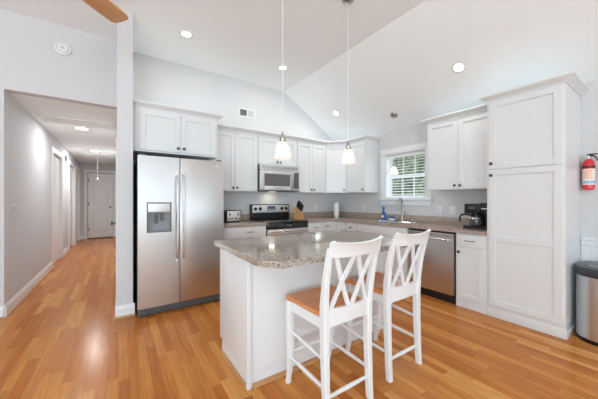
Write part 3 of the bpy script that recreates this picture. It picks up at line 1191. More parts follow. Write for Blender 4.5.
MB().box(0.30, 0.46, 0.571, 0.575, 1.06, 1.135, 0.001).build('clock_display', M_DISP, cpn)
m = MB()
for k in range(4):
    m.box(0.315 + k * 0.034, 0.34 + k * 0.034, 0.5695, 0.571, 1.07, 1.082)
m.build('button_row', M_LGREY, cpn)
for x in (0.075, 0.165, 0.595, 0.685):
    MB().lathe([(0.030, 0.575), (0.030, 0.571), (0.022, 0.568), (0.020, 0.548), (0.012, 0.545)], (x, 0, 1.09), 'Y', 20).build('control_knob', M_BLACK, cpn)

# ------------------------------------------------------------------ microwave
mw = thing('microwave', 'stainless steel over-the-range microwave mounted under the short cabinet', 'microwave', (1.863, 3.83, 1.385))
MWW = 0.754
MB().box(0, MWW, 0.03, 0.418, 0.0, 0.432, 0.003).build('microwave_body', M_DGREY, mw)
MB().box(0.0, MWW, -0.003, 0.03, 0.345, 0.432, 0.004).build('vent_panel', M_STEELM, mw)
m = MB()
for k in range(3):
    m.box(0.03, MWW - 0.03, -0.0045, -0.003, 0.372 + k * 0.016, 0.378 + k * 0.016)
m.build('vent_slot', M_DGREY, mw)
m = MB()
m.box(0.0, 0.075, 0.0, 0.03, 0.02, 0.342, 0.003)
m.box(0.565, 0.625, 0.0, 0.03, 0.02, 0.342, 0.003)
m.box(0.075, 0.565, 0.0, 0.03, 0.02, 0.085, 0.003)
m.box(0.075, 0.565, 0.0, 0.03, 0.285, 0.342, 0.003)
md = m.build('microwave_door', M_STEELM, mw)
MB().box(0.075, 0.565, 0.005, 0.028, 0.085, 0.285).build('door_window', M_MWGLASS, md)
m = MB()
secs = []
for k in range(11):
    s = k / 10
    z = 0.045 + 0.27 * s
    y = -0.035 + 0.03 * abs(2 * s - 1) ** 4
    secs.append([(0.588, y, z), (0.594, y - 0.009, z), (0.608, y - 0.009, z), (0.614, y, z), (0.608, y + 0.008, z), (0.594, y + 0.008, z)])
m.loft(secs)
m.build('door_handle', M_CHROME, md)
cpn = MB().box(0.627, MWW, 0.0, 0.03, 0.02, 0.342, 0.003).build('control_panel', M_STEELM, mw)
MB().box(0.640, 0.742, -0.003, 0.0, 0.05, 0.325, 0.002).build('keypad', M_DGREY, cpn)
MB().box(0.675, 0.71, -0.0045, -0.003, 0.292, 0.305).build('clock_display', M_DISP, cpn)
MB().box(0.0, MWW, 0.0, 0.03, 0.0, 0.018, 0.002).build('bottom_trim', M_DGREY, mw)
lens = MB().box(0.30, 0.42, 0.24, 0.30, -0.004, 0.0, 0.001).build('task_light', M_BULB, mw)
area('task_light_lamp', (0.36, 0.27, -0.010), (0, 0, 0), 0.10, 0.05, 0.35, (1, 0.9, 0.75), mw)

# ------------------------------------------------------------------ dishwasher
dwz = thing('dishwasher', 'stainless steel dishwasher built in between sink and drawer cabinet', 'dishwasher', (3.275, 2.165, 0), -PI / 2)
DW = 0.614
MB().box(0.004, DW - 0.004, 0.045, 0.60, 0.10, 0.855).build('dishwasher_tub', M_BLACK, dwz)
MB().box(0.002, DW - 0.002, 0.045, 0.60, 0.0, 0.10).build('kick_plate', M_BLACK, dwz)
m = MB()
m.box(0.010, DW - 0.010, 0.0, 0.043, 0.105, 0.79, 0.004)
m.box(0.010, DW - 0.010, 0.0, 0.043, 0.7915, 0.838, 0.003)
dd = m.build('dishwasher_door', M_STEEL, dwz)
m = MB()
m.tube([(0.06, -0.036, 0.765), (DW - 0.06, -0.036, 0.765)], 0.011, 12)
m.box(0.07, 0.095, -0.036, 0, 0.757, 0.773, 0.002)
m.box(DW - 0.095, DW - 0.07, -0.036, 0, 0.757, 0.773, 0.002)
m.build('door_handle', M_CHROME, dd)
MB().box(0.008, DW - 0.008, 0.012, 0.043, 0.840, 0.853).build('control_strip', M_BGLASS, dwz)

# ------------------------------------------------------------------ island
isl = thing('kitchen_island', 'white kitchen island cabinet with plain panelled sides in the middle of the kitchen', 'kitchen island', (0.705, 1.632, 0))
IW, ID = 1.40, 0.585
m = MB()
m.box(0, IW, 0, ID, 0.10, 0.861, 0.002)
m.box(0, IW, 0, ID - 0.055, 0.0, 0.10)
m.build('island_body', M_CAB, isl)
m = MB()
m.box(-0.012, 0.018, -0.012, 0.008, 0.0, 0.860, 0.002)
m.build('corner_post', M_CAB, isl)
MB().box(IW - 0.018, IW + 0.012, -0.012, 0.008, 0.0, 0.860, 0.002).build('corner_post', M_CAB, isl)
m = MB()
shoe(m, 0.03, 0.0, IW - 0.03, 0.0, 0, -1, 0.0, 0.022)
shoe(m, 0.0, 0.012, 0.0, ID - 0.055, -1, 0, 0.0, 0.018)
m.build('shoe_moulding', M_SHOE, isl)
for k in range(3):
    x0 = 0.01 + k * (IW - 0.02) / 3
    x1 = x0 + (IW - 0.02) / 3 - 0.004
    m = MB()
    slab(m, -x1, -x0, *DZ)
    o = m.build('drawer_front', M_CAB, isl)
    o.location = (0, ID, 0)
    o.rotation_euler = (0, 0, PI)
    pull_mb(-(x0 + x1) / 2, 0.778).build('handle', M_HINGE, o)
    m = MB()
    shaker(m, -x1, -x0, 0.115, 0.69)
    o = m.build('door', M_CAB, isl)
    o.location = (0, ID, 0)
    o.rotation_euler = (0, 0, PI)
    knob_mb(-x0 - 0.045, 0.65).build('knob', M_KNOB, o)
cl = 0.10
poly = [(0.662 + cl, 1.275), (2.17 - cl, 1.275), (2.17, 1.275 + cl), (2.17, 2.25), (0.667, 2.25), (0.662, 1.275 + cl)]
ic = MB().prism(poly, ZT0, 0.902, 0.002).build('island_countertop', M_GRAN_I, None, False)
tag(ic, 'speckled grey-brown granite island top with clipped front corners', 'countertop')
t = thing('candle_tin', 'small round silver-ribbed tin standing on the island top', 'candle', (1.375, 1.735, 0.9025))
m = MB()
n = 48
secs = []
for z in (0.0, 0.004, 0.062, 0.066):
    rr = 0.049 if z in (0.0, 0.066) else 0.051
    secs.append([((rr + (0.0012 if (k // 3) % 2 else 0)) * math.cos(2 * PI * k / n), (rr + (0.0012 if (k // 3) % 2 else 0)) * math.sin(2 * PI * k / n), z) for k in range(n)])
m.loft(secs)
m.build('tin_body', M_STEELP, t)
MB().lathe([(0.053, 0.066), (0.053, 0.074), (0.047, 0.076), (0.0445, 0.070), (0.0445, 0.0665)], n=40, cap=False).build('tin_rim', M_NICK, t)
MB().lathe([(0.044, 0.0665), (0.044, 0.070)], n=32).build('candle_wax', M_STONE, t)

# ------------------------------------------------------------------ stools
def make_stool(label, loc, rz):
    t = thing('bar_stool', label, 'stool', loc, rz, None)
    # seat : saddle shaped wood
    m = MB()
    nx, ny = 12, 10
    grid = []
    t_ = bmesh.new()
    def hw_(v):
        return 0.182 + 0.016 * v
    top, bot = [], []
    for j in range(ny + 1):
        v = j / ny
        y = -0.185 + 0.378 * v
        rt, rb = [], []
        for i in range(nx + 1):
            u = -1 + 2 * i / nx
            hw2 = hw_(v)
            yy = y + 0.012 * (1 - u * u) * (1 if v > 0.5 else 0) * (v - 0.5) * 2
            dip = 0.014 * (1 - u * u) * math.sin(PI * min(1, max(0, v)) * 0.9) - 0.004
            edge = 0.006 if (i in (0, nx) or j in (0, ny)) else 0
            rt.append(t_.verts.new((u * hw2, yy, 0.606 - dip - edge)))
            rb.append(t_.verts.new((u * (hw2 - 0.008 * (1 if i in (0, nx) else 0)), yy, 0.576)))
        top.append(rt)
        bot.append(rb)
    for j in range(ny):
        for i in range(nx):
            t_.faces.new((top[j][i], top[j][i + 1], top[j + 1][i + 1], top[j + 1][i]))
            t_.faces.new((bot[j][i], bot[j + 1][i], bot[j + 1][i + 1], bot[j][i + 1]))
    for i in range(nx):
        t_.faces.new((top[0][i], bot[0][i], bot[0][i + 1], top[0][i + 1]))
        t_.faces.new((top[ny][i], top[ny][i + 1], bot[ny][i + 1], bot[ny][i]))
    for j in range(ny):
        t_.faces.new((top[j][0], top[j + 1][0], bot[j + 1][0], bot[j][0]))
        t_.faces.new((top[j][nx], bot[j][nx], bot[j + 1][nx], top[j + 1][nx]))
    bmesh.ops.recalc_face_normals(t_, faces=t_.faces)
    m._add(t_)
    m.build('seat', M_SEAT, t)
    # apron
    m = MB()
    m.box(-0.175, 0.175, 0.145, 0.170, 0.515, 0.575, 0.003)
    for s in (-1, 1):
        m.loft([[(s * 0.172 - 0.01, -0.18, 0.515), (s * 0.172 + 0.01, -0.18, 0.515), (s * 0.172 + 0.01, -0.18, 0.575), (s * 0.172 - 0.01, -0.18, 0.575)],
                [(s * 0.181 - 0.01, 0.15, 0.515), (s * 0.181 + 0.01, 0.15, 0.515), (s * 0.181 + 0.01, 0.15, 0.575), (s * 0.181 - 0.01, 0.15, 0.575)]])
    m.build('apron', M_STOOL, t)
    # front legs, flared feet

    def sq(cx_, cy_, z, wx, wy):
        c_ = 0.25
        return [(cx_ - wx, cy_ - wy * (1 - c_), z), (cx_ - wx * (1 - c_), cy_ - wy, z), (cx_ + wx * (1 - c_), cy_ - wy, z), (cx_ + wx, cy_ - wy * (1 - c_), z),
                (cx_ + wx, cy_ + wy * (1 - c_), z), (cx_ + wx * (1 - c_), cy_ + wy, z), (cx_ - wx * (1 - c_), cy_ + wy, z), (cx_ - wx, cy_ + wy * (1 - c_), z)]
    for s in (-1, 1):
        m = MB()
        prof = [(0.0, 0.172, 0.200, 0.016), (0.03, 0.171, 0.196, 0.0155), (0.09, 0.173, 0.182, 0.0165), (0.16, 0.177, 0.170, 0.018), (0.30, 0.178, 0.167, 0.020), (0.45, 0.180, 0.167, 0.022), (0.575, 0.181, 0.167, 0.022)]
        m.loft([sq(s * x, y, z, w_, w_) for z, x, y, w_ in prof])
        m.build('leg', M_STOOL, t)
    # back legs continue as back posts
    for s in (-1, 1):
        m = MB()
        prof = [(0.0, 0.177, -0.212, 0.017, 0.019), (0.10, 0.176, -0.205, 0.018, 0.020), (0.35, 0.176, -0.195, 0.020, 0.022), (0.55, 0.177, -0.192, 0.020, 0.025), (0.66, 0.182, -0.197, 0.019, 0.023),
                (0.78, 0.187, -0.214, 0.018, 0.019), (0.90, 0.191, -0.240, 0.017, 0.016), (0.985, 0.194, -0.264, 0.0165, 0.014)]
        m.loft([sq(s * x, y, z, wx, wy) for z, x, y, wx, wy in prof])
        m.build('leg', M_STOOL, t)

    def yback(z):
        pts_ = [(0.55, -0.192), (0.66, -0.197), (0.78, -0.214), (0.90, -0.240), (1.03, -0.279)]
        for (a, b2) in zip(pts_[:-1], pts_[1:]):
            if z <= b2[0]:
                s2 = (z - a[0]) / (b2[0] - a[0])
                return a[1] + (b2[1] - a[1]) * s2
        return pts_[-1][1]
    # crest rail: curved backwards in plan with scrolled ears
    m = MB()
    secs = []
    n = 20
    for i in range(n + 1):
        u = -1 + 2 * i / n
        x = u * 0.200
        bow = -0.024 * (1 - u * u)
        yo = yback(0.98) + bow
        zt = 1.006 + 0.016 * u * u
        zb = 0.935 - 0.002 * (1 - u * u)
        if abs(u) > 0.93:
            zb += 0.012
        d0 = -0.010
        secs.append([(x, yo + 0.012, zb), (x, yo - 0.006 + 0.0, zb), (x, yo - 0.022, zt - 0.012), (x, yo - 0.034, zt), (x, yo - 0.018, zt + 0.006), (x, yo + 0.0, zt - 0.004)])
    m.loft(secs)
    for s in (-1, 1):
        m.lathe([(0.005, -0.014), (0.009, -0.012), (0.011, 0.0), (0.009, 0.012), (0.005, 0.014)], (s * 0.191, yback(0.98) - 0.022, 1.020), 'X', 14)
    m.build('crest_rail', M_STOOL, t)
    m = MB()
    secs = []
    for i in range(n + 1):
        u = -1 + 2 * i / n
        x = u * 0.172
        bow = -0.020 * (1 - u * u)
        zt = 0.635 - 0.006 * (1 - u * u)
        zb = 0.525 + 0.012 * (1 - u * u)
        secs.append([(x, -0.183 + bow, zb), (x, -0.201 + bow, zb), (x, yback(zt) + bow - 0.009, zt), (x, yback(zt) + bow + 0.009, zt)])
    m.loft(secs)
    m.build('lower_back_rail', M_STOOL, t)
    # two crossings side by side

    def slat(x0, z0, x1, z1, off):
        m = MB()
        secs = []
        for i in range(9):
            s2 = i / 8
            x = x0 + (x1 - x0) * s2
            z = z0 + (z1 - z0) * s2
            y = yback(z) - 0.018 * (1 - (x / 0.2) ** 2) + off
            w_ = 0.0145
            secs.append([(x - w_, y - 0.006, z), (x + w_, y - 0.006, z), (x + w_, y + 0.006, z), (x - w_, y + 0.006, z)])
        m.loft(secs)
        m.build('back_slat', M_STOOL, t)
    slat(-0.145, 0.63, -0.012, 0.945, -0.003)
    slat(-0.012, 0.63, -0.150, 0.945, 0.003)
    slat(0.012, 0.63, 0.150, 0.945, -0.003)
    slat(0.145, 0.63, 0.012, 0.945, 0.003)
    # stretchers
    def stretch(p, q, r0=0.008, r1=0.0125):
        p, q = Vector(p), Vector(q)
        pts_ = [p.lerp(q, k / 8) for k in range(9)]
        rr = [r0 + (r1 - r0) * math.sin(PI * k / 8) for k in range(9)]
        MB().tube(pts_, rr, 10).build('stretcher', M_STOOL, t)
    for s in (-1, 1):
        stretch((s * 0.178, -0.198, 0.345), (s * 0.178, 0.167, 0.375))
        stretch((s * 0.178, -0.203, 0.185), (s * 0.177, 0.168, 0.195))
    stretch((-0.176, -0.201, 0.135), (0.176, -0.201, 0.135))
    stretch((-0.177, 0.168, 0.225), (0.177, 0.168, 0.225), 0.009, 0.013)
    return t


st1 = make_stool('white double-cross-back bar stool with wooden seat, nearest and left of the pair', (1.133, 1.342, 0), 0)
st2 = copy_tree(st1)
st2.location = (1.722, 1.372, 0)
st2['label'] = 'white double-cross-back bar stool with wooden seat on the dishwasher side of the island'
st1['group'] = st2['group'] = 'bar stools at the island'

# ------------------------------------------------------------------ counter things
t = thing('toaster', 'chrome and black four-slice toaster on the counter beside the refrigerator', 'toaster', (1.345, 3.93, ZT1 + 0.0005))
MB().box(0, 0.245, 0.012, 0.25, 0.012, 0.180, 0.018, 4).build('toaster_body', M_BLACK, t)
MB().box(0.018, 0.227, 0.0, 0.014, 0.020, 0.172, 0.006).build('front_panel', M_STEELP, t)
for x in (0.055, 0.190):
    MB().box(x - 0.014, x + 0.014, -0.016, 0.0, 0.115, 0.130, 0.004).build('lever', M_BLACK, t)
    MB().box(x - 0.003, x + 0.003, -0.001, 0.001, 0.09, 0.155).build('lever_slot', M_BLACK, t)
for x in (0.045, 0.09, 0.155, 0.20):
    MB().lathe([(0.012, 0.0), (0.011, -0.010), (0.004, -0.012)], (x, 0, 0.055), 'Y', 14).build('dial', M_BLACK, t)
m = MB()
for x in (0.04, 0.085, 0.145, 0.19):
    m.box(x, x + 0.022, 0.04, 0.22, 0.1795, 0.1815)
m.build('bread_slots', M_DGREY, t)
m = MB()
for x in (0.03, 0.215):
    for y in (0.04, 0.22):
        m.lathe([(0.012, 0), (0.012, 0.014)], (x, y, 0), n=12)
m.build('rubber_foot', M_BLACK, t)

t = thing('knife_block', 'light wooden knife block full of black knives right of the range', 'knife block', (2.675, 3.95, ZT1 + 0.0005), math.radians(24))
m = MB()
m.extr([(0, -0.05, 0), (0, 0.09, 0), (0, 0.10, 0.20), (0, 0.055, 0.225), (0, -0.05, 0.125)], (0.105, 0, 0))
m.build('block', M_BLOCK, t)
dirv = Vector((0, -0.28, 0.95)).normalized()
for i in range(3):
    for j in range(3):
        m = MB()
        base = Vector((0.022 + i * 0.031, -0.025 + j * 0.036, 0.140 + j * 0.036))
        L_ = 0.105 + 0.02 * ((i + j) % 2)
        p0 = base
        p1 = base + dirv * L_
        m.tube([p0, base + dirv * L_ * 0.5, p1], [0.012, 0.011, 0.013], 8)
        m.build('knife_handle', M_BLACK, t)

t = thing('paper_towel_roll', 'white paper towel roll standing in the counter corner', 'paper towel roll', (3.60, 3.955, ZT1 + 0.0005))
MB().lathe([(0.075, 0.0), (0.075, 0.008), (0.070, 0.012)], n=32).build('holder_base', M_NICK, t)
MB().lathe([(0.010, 0.012), (0.052, 0.013), (0.054, 0.016), (0.054, 0.285), (0.052, 0.288), (0.010, 0.289)], n=36).build('paper_roll', M_PAPER, t)
MB().lathe([(0.006, 0.289), (0.006, 0.315), (0.010, 0.320), (0.010, 0.330), (0.004, 0.335)], n=16).build('holder_rod', M_NICK, t)

t = thing('coffee_maker', 'black dual coffee maker with glass carafe standing against the pantry', 'coffee maker', (3.50, 1.545, ZT1 + 0.0005), -PI / 2)
# local x: to the right (towards pantry), y: towards wall
MB().box(-0.01, 0.30, -0.01, 0.24, 0.0, 0.03, 0.006).build('base_plate', M_BLACK, t)
MB().box(0.02, 0.30, 0.15, 0.24, 0.031, 0.18, 0.006).build('rear_column', M_BLACK, t)
m = MB()
m.box(0.0, 0.165, 0.0, 0.24, 0.182, 0.300, 0.012)
m.box(0.168, 0.30, 0.0, 0.24, 0.182, 0.308, 0.010)
m.build('brew_head', M_BLACK, t)
MB().box(0.195, 0.30, 0.075, 0.15, 0.031, 0.18, 0.004).build('pod_column', M_BLACK, t)
MB().box(0.185, 0.285, -0.005, 0.001, 0.235, 0.250, 0.002).build('chrome_badge', M_CHROME, t)
MB().box(0.05, 0.12, -0.003, 0.001, 0.235, 0.265, 0.002).build('control_display', M_DGREY, t)
m = MB()
m.lathe([(0.045, 0.032), (0.066, 0.040), (0.073, 0.080), (0.068, 0.125), (0.052, 0.150)], (0.105, 0.072, 0), n=28)
car = m.build('carafe', mat('tinted_carafe_glass', (0.06, 0.06, 0.065), 0.05, 0.0, 0.8), t)
MB().lathe([(0.050, 0.150), (0.052, 0.156), (0.050, 0.172), (0.020, 0.178)], (0.105, 0.072, 0), n=28).build('carafe_lid', M_BLACK, car)
MB().tube([(0.06, 0.055, 0.160), (0.0, 0.025, 0.170), (-0.040, 0.01, 0.160), (-0.052, 0.005, 0.130), (-0.052, 0.005, 0.075)], [0.012, 0.012, 0.012, 0.012, 0.010], 10).build('carafe_handle', M_BLACK, car)
MB().lathe([(0.0695, 0.118), (0.071, 0.122), (0.066, 0.132)], (0.105, 0.072, 0), n=28, cap=False).build('carafe_band', M_CHROME, car)

# ------------------------------------------------------------------ trash can
t = thing('trash_can', 'tall oval brushed steel trash can with black lid beside the pantry', 'trash can', (3.605, 0.372, 0))


def oval(rx, ry, z, n=40, p=2.6, cx_=0, cy_=0):
    out = []
    for k in range(n):
        a = 2 * PI * k / n
        ca, sa = math.cos(a), math.sin(a)
        out.append((cx_ + rx * math.copysign(abs(ca) ** (2 / p), ca), cy_ + ry * math.copysign(abs(sa) ** (2 / p), sa), z))
    return out


RX, RY = 0.25, 0.222
m = MB(); m.loft([oval(RX - 0.003, RY - 0.003, 0.0), oval(RX + 0.004, RY + 0.004, 0.006), oval(RX + 0.004, RY + 0.004, 0.03), oval(RX, RY, 0.034)])
m.build('base_ring', M_BLACK, t)
m = MB(); m.loft([oval(RX, RY, 0.034), oval(RX, RY, 0.575)])
m.build('can_body', M_STEELV, t)
m = MB(); m.loft([oval(RX + 0.005, RY + 0.005, 0.575), oval(RX + 0.007, RY + 0.007, 0.585), oval(RX + 0.006, RY + 0.006, 0.632), oval(RX - 0.004, RY - 0.004, 0.648), oval(RX - 0.03, RY - 0.03, 0.652)])
m.build('lid_rim', mat('blue_black_plastic', (0.035, 0.04, 0.05), 0.3), t)
m = MB(); m.loft([oval(RX - 0.045, RY - 0.045, 0.6525), oval(RX - 0.05, RY - 0.05, 0.656)])
m.build('lid_flap', M_DGREY, t)
m = MB(); m.lathe([(0.042, 0.6565), (0.042, 0.660), (0.036, 0.660), (0.036, 0.6565)], (-0.11, 0.09, 0), n=30, cap=False)
m.build('sensor_ring', M_LGREY, t)

# ------------------------------------------------------------------ fire extinguisher
t = thing('fire_extinguisher', 'red fire extinguisher with printed label hanging on the grey wall', 'fire extinguisher', (3.838, 0.553, 1.345))
t.scale = (0.82, 0.82, 1.08)
MB().lathe([(0.040, 0.0), (0.050, 0.006), (0.053, 0.02), (0.053, 0.215), (0.050, 0.245), (0.036, 0.270), (0.020, 0.282)], n=32).build('cylinder', M_RED, t)


def arc_plate(r, a0, a1, z0, z1, n=14):
    m = MB()
    secs = []
    for k in range(n + 1):
        a = math.radians(a0 + (a1 - a0) * k / n)
        ca, sa = math.cos(a), math.sin(a)
        secs.append([(r * ca, r * sa, z0), ((r + 0.0012) * ca, (r + 0.0012) * sa, z0), ((r + 0.0012) * ca, (r + 0.0012) * sa, z1), (r * ca, r * sa, z1)])
    m.loft(secs)
    return m


lb = arc_plate(0.0532, 120, 262, 0.045, 0.190).build('extinguisher_label', M_LABEL, t)
for k in range(5):
    arc_plate(0.0546, 135, 225 - 6 * (k % 2), 0.105 + k * 0.017, 0.113 + k * 0.017, 10).build('orange_print', M_ORANGE, lb)
arc_plate(0.0546, 128, 252, 0.058, 0.080, 10).build('blue_print', M_BLUEP, lb)
MB().lathe([(0.0545, 0.200), (0.0565, 0.203), (0.0565, 0.215), (0.0545, 0.218)], n=32, cap=False).build('mounting_band', M_BLACK, t)
m = MB()
m.box(0.04, 0.076, -0.02, 0.02, 0.05, 0.27, 0.002)
m.build('wall_bracket', M_BLACK, t)
m = MB()
m.lathe([(0.018, 0.282), (0.018, 0.305), (0.012, 0.315)], n=16)
m.build('valve', M_CHROME, t)
m = MB()
m.box(-0.012, 0.012, -0.075, 0.012, 0.318, 0.328, 0.003, 2, None)
m.tube([(0, 0.0, 0.310), (0, -0.03, 0.312), (0, -0.060, 0.295), (0, -0.078, 0.26)], 0.007, 8)
m.build('lever_handle', M_BLACK, t)
MB().tube([(-0.016, 0.01, 0.300), (-0.03, 0.02, 0.302), (-0.036, 0.03, 0.295)], 0.009, 8).build('pressure_gauge', M_CHROME, t)

# ------------------------------------------------------------------ outlets, switches, vents
def plate(name, label, cat, loc, rz, w=0.075, h=0.115, style='outlet'):
    """local: plate faces -y, back at y=0"""
    t = thing(name, label, cat, loc, rz)
    MB().box(-w / 2, w / 2, -0.006, -0.0005, -h / 2, h / 2, 0.002).build('cover_plate', M_PLATE, t)
    if style == 'outlet':
        for z in (-0.022, 0.022):
            o = MB().box(-0.016, 0.016, -0.008, -0.006, z - 0.014, z + 0.014, 0.001).build('socket', M_PLATE, t)
            m = MB()
            m.box(-0.008, -0.005, -0.0087, -0.008, z - 0.006, z + 0.006)
            m.box(0.005, 0.008, -0.0087, -0.008, z - 0.006, z + 0.006)
            m.build('socket_slot', M_BLACK, o)
    elif style == 'double':
        for x in (-0.023, 0.023):
            MB().box(x - 0.016, x + 0.016, -0.008, -0.006, -0.033, 0.033, 0.001).build('rocker', M_PLATE, t)
    else:
        MB().box(-0.016, 0.016, -0.010, -0.006, -0.033, 0.033, 0.002).build('rocker', M_LGREY, t)
    return t


plate('wall_outlet', 'white outlet on the back wall between knife block and paper towels', 'outlet', (3.29, YB, 1.085), 0)
plate('wall_outlet', 'white outlet on the side wall between paper towels and window sill', 'outlet', (XR, 3.51, 1.09), -PI / 2)
plate('wall_outlet', 'white outlet just right of the window sill, farther from the coffee maker', 'outlet', (XR, 2.065, 1.10), -PI / 2)
plate('wall_switch', 'wide white double switch plate nearest the coffee maker', 'switch', (XR, 1.875, 1.10), -PI / 2, 0.09, 0.12, 'double')
plate('wall_switch', 'white light switch on the left hall wall', 'switch', (-1.0, 4.36, 1.14), PI / 2, 0.075, 0.12, 'switch')
plate('wall_outlet', 'white outlet low on the hall wall between two doors', 'outlet', (-1.0, 8.0, 0.40), PI / 2)
t = thing('door_chime', 'small taupe box high on the hall wall between the doors', 'door chime', (-0.999, 7.95, 2.18))
MB().box(0, 0.04, -0.07, 0.07, -0.06, 0.06, 0.006).build('chime_cover', mat('tan_plastic', (0.42, 0.39, 0.37), 0.5), t)

t = thing('wall_vent', 'white rectangular air register high on the wall above the cabinets', 'vent', (1.667, YB - 0.0005, 2.65))
m = MB()
m.box(0, 0.30, -0.008, 0, 0, 0.022, 0.002); m.box(0, 0.30, -0.008, 0, 0.128, 0.150, 0.002)
m.box(0, 0.024, -0.008, 0, 0.022, 0.128, 0.002); m.box(0.276, 0.30, -0.008, 0, 0.022, 0.128, 0.002); m.box(0.143, 0.157, -0.008, 0, 0.022, 0.128)
m.build('frame', M_PLATE, t)
MB().box(0.024, 0.276, -0.0015, -0.0002, 0.022, 0.128).build('duct_shadow_plate', M_DGREY, t)
m = MB()
for (xa, xb, ang) in ((0.024, 0.143, -22), (0.157, 0.276, 55)):
    n = 9
    for k in range(n):
        x = xa + (xb - xa) * (k + 0.5) / n
        mt = Matrix.Translation((x, -0.005, 0.075)) @ Matrix.Rotation(math.radians(ang), 4, 'Z')
        m.box(-0.0006, 0.0006, -0.006, 0.0035, -0.052, 0.052, 0, 1, mt)
m.build('louvres', M_PLATE, t)

t = thing('smoke_detector', 'round white smoke detector on the wall above the hall opening', 'smoke detector', (-0.53, YH - 0.0005, 2.99))
MB().lathe([(0.080, 0), (0.080, -0.010), (0.072, -0.030), (0.050, -0.040), (0.030, -0.042)], (0, 0, 0), 'Y', 36).build('detector_body', M_PLATE, t)
m = MB(); m.lathe([(0.056, -0.0375), (0.053, -0.0415), (0.050, -0.040)], (0, 0, 0), 'Y', 36, cap=False)
m.build('sounder_ring', M_LGREY, t)
MB().lathe([(0.016, -0.041), (0.016, -0.045), (0.010, -0.046)], (0, 0, 0), 'Y', 20).build('test_button', M_LGREY, t)

t = thing('return_air_grille', 'long white return air grille in the hall ceiling near the opening', 'vent', (-0.92, 4.98, ZH - 0.0005))
m = MB()
m.box(0, 0.85, 0, 0.03, -0.020, 0, 0.003); m.box(0, 0.85, 0.37, 0.40, -0.020, 0, 0.003)
m.box(0, 0.03, 0.03, 0.37, -0.012, 0, 0.003); m.box(0.82, 0.85, 0.03, 0.37, -0.012, 0, 0.003)
for k in range(1, 6):
    m.box(0.03 + k * 0.79 / 6 - 0.005, 0.03 + k * 0.79 / 6 + 0.005, 0.03, 0.37, -0.010, 0)
m.build('frame', M_PLATE, t)
m = MB()
for k in range(22):
    mt = Matrix.Translation((0.425, 0.04 + k * 0.0152, -0.007)) @ Matrix.Rotation(math.radians(-27), 4, 'X')
    m.box(-0.395, 0.395, -0.006, 0.006, -0.0006, 0.0006, 0, 1, mt)
m.build('louvres', M_PLATE, t)

t = thing('attic_hatch', 'white attic hatch with hanging pull cord in the hall ceiling', 'attic hatch', (-0.75, 8.6, ZH - 0.0005))
m = MB()
m.box(0, 0.60, 0, 1.2, -0.008, 0, 0.002)
for bx in ((-0.04, 0, -0.04, 1.24), (0.60, 0.64, -0.04, 1.24)):
    m.box(bx[0], bx[1], bx[2], bx[3], -0.014, 0, 0.002)
for bx in ((0, 0.6, -0.04, 0), (0, 0.6, 1.2, 1.24)):
    m.box(bx[0], bx[1], bx[2], bx[3], -0.014, 0, 0.002)
m.build('hatch_panel', M_CEIL, t)
m = MB(); m.tube([(0.30, 0.1, -0.008), (0.30, 0.1, -0.60)], 0.0025, 6)
m.build('pull_cord', M_PLATE, t)
MB().lathe([(0.004, -0.595), (0.018, -0.61), (0.020, -0.635), (0.010, -0.65)], (0.30, 0.1, 0), n=14).build('cord_knob', M_PLATE, t)

# ------------------------------------------------------------------ lamps
def downlight(label, loc, normal_tilt=0, power=3, r=0.053):
    """loc on ceiling surface; tilt about Y for the sloped plane"""
    t = thing('recessed_light', label, 'ceiling light', loc, 0, None)
    t.rotation_euler = (0, normal_tilt, 0)
    MB().lathe([(r + 0.024, -0.0005), (r + 0.024, -0.004), (r + 0.018, -0.007), (r, -0.006), (r - 0.001, -0.002)], n=36, cap=False).build('trim_ring', M_PLATE, t)
    MB().lathe([(r, -0.002), (r, -0.0045), (r * 0.5, -0.0055)], n=32).build('lit_lens', M_LENS, t)
    l = bpy.data.lights.new('downlight_lamp', 'AREA')
    l.shape = 'DISK'
    l.size = 0.11
    l.energy = power
    l.color = (1, 0.98, 0.95)
    o = bpy.data.objects.new('downlight_lamp', l)
    C.objects.link(o)
    o.location = (0, 0, -0.012)
    o.parent = t
    return t


slope = math.atan2(ZC - ZE, XR - XB)


def zs(x):
    return ZC - (x - XB) * (ZC - ZE) / (XR - XB)


downlight('round lit recessed light in the flat ceiling in front of the refrigerator', (0.68, 3.43, ZC), 0)
downlight('round lit recessed light in the flat ceiling near the range', (2.07, 3.48, ZC), 0)
downlight('round lit recessed light in the sloped ceiling near the corner cabinet', (3.27, 3.60, zs(3.27)), slope, 3)
downlight('round lit recessed light in the sloped ceiling toward the pantry', (3.30, 1.515, zs(3.30)), slope, 3)
downlight('round lit ceiling light in the hall behind the return grille', (-0.50, 5.62, ZH), 0, 8, 0.085)
downlight('round lit ceiling light deeper in the hall near the attic hatch', (-0.47, 8.05, ZH), 0, 14, 0.085)


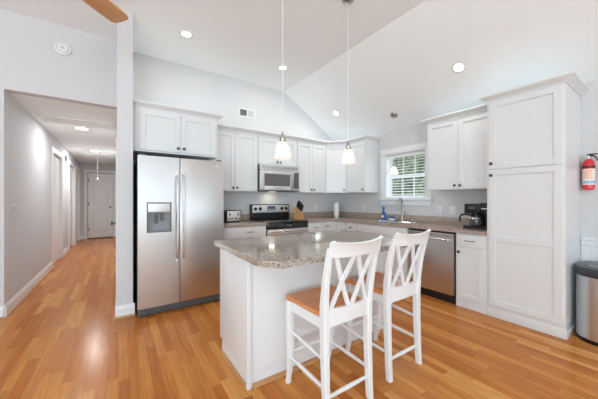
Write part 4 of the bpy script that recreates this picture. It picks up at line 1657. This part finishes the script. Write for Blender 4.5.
def pendant(label, loc, zc, tilt=0, scale=1.0):
    """loc: (x,y,z of shade bottom)"""
    x, y, z = loc
    t = thing('pendant_lamp', label, 'lamp', (x, y, z))
    H = zc - z
    cn = MB().lathe([(0.060, 0.0), (0.060, -0.008), (0.050, -0.020), (0.018, -0.026), (0.008, -0.034)], n=28).build('ceiling_canopy', M_NICK, t)
    cn.location = (0, 0, H)
    cn.rotation_euler = (0, tilt, 0)
    s = scale
    MB().tube([(0, 0, 0.215 * s), (0, 0, H - 0.028)], 0.0022, 8).build('cord', M_PLATE, t)
    MB().lathe([(0.022 * s, 0.140 * s), (0.026 * s, 0.150 * s), (0.026 * s, 0.172 * s), (0.015 * s, 0.180 * s), (0.012 * s, 0.200 * s), (0.006 * s, 0.225 * s)], n=22).build('socket_cap', M_NICK, t)
    m = MB()
    m.lathe([(0.072 * s, 0.0), (0.069 * s, 0.020 * s), (0.062 * s, 0.060 * s), (0.052 * s, 0.100 * s), (0.043 * s, 0.124 * s), (0.036 * s, 0.135 * s), (0.024 * s, 0.141 * s)], n=36, cap=False)
    m.build('lamp_shade', M_SHADE, t)
    MB().sphere((0, 0, 0.065 * s), 0.026 * s, (1, 1, 1.2), 16, 10).build('bulb', M_BULB, t)
    l = bpy.data.lights.new('pendant_bulb_lamp', 'POINT')
    l.energy = 0.12
    l.shadow_soft_size = 0.03
    l.color = (1, 0.88, 0.74)
    o = bpy.data.objects.new('pendant_bulb_lamp', l)
    C.objects.link(o)
    o.location = (0, 0, 0.02 * s)
    o.parent = t
    return t


pendant('frosted white glass pendant lamp over the left half of the island', (1.142, 1.92, 1.595), ZC)
pendant('frosted white glass pendant lamp over the right half of the island', (1.905, 1.92, 1.615), ZC)
pendant('small frosted pendant lamp hanging in front of the sink window', (3.63, 2.64, 1.645), zs(3.63), slope, 0.95)

# ------------------------------------------------------------------ ceiling fan
HX, HY = -0.42, 1.73
t = thing('ceiling_fan', 'wooden-bladed ceiling fan hanging over the living area', 'ceiling fan', (HX, HY, 2.42))
MB().lathe([(0.065, 0.839), (0.065, 0.80), (0.03, 0.77), (0.014, 0.76), (0.014, 0.19), (0.05, 0.17), (0.10, 0.14), (0.11, 0.06), (0.09, 0.0), (0.05, -0.02)], n=32).build('motor_housing', M_NICK, t)
for k in range(5):
    a = math.radians(44 + 72 * k)
    m = MB()
    outl = [(0.16, -0.060), (0.30, -0.072), (0.50, -0.080), (0.565, -0.078), (0.590, -0.070), (0.606, -0.055), (0.618, 0.0), (0.622, 0.045), (0.617, 0.066), (0.600, 0.078), (0.50, 0.080), (0.30, 0.072), (0.16, 0.060)]
    m.prism(outl, 0.036, 0.044, 0.002)
    o = m.build('fan_blade', M_FAN, t)
    o.rotation_euler = (0, 0, a)
    m = MB()
    m.box(0.08, 0.22, -0.02, 0.02, 0.045, 0.052, 0.002)
    m.build('blade_iron', M_NICK, o)
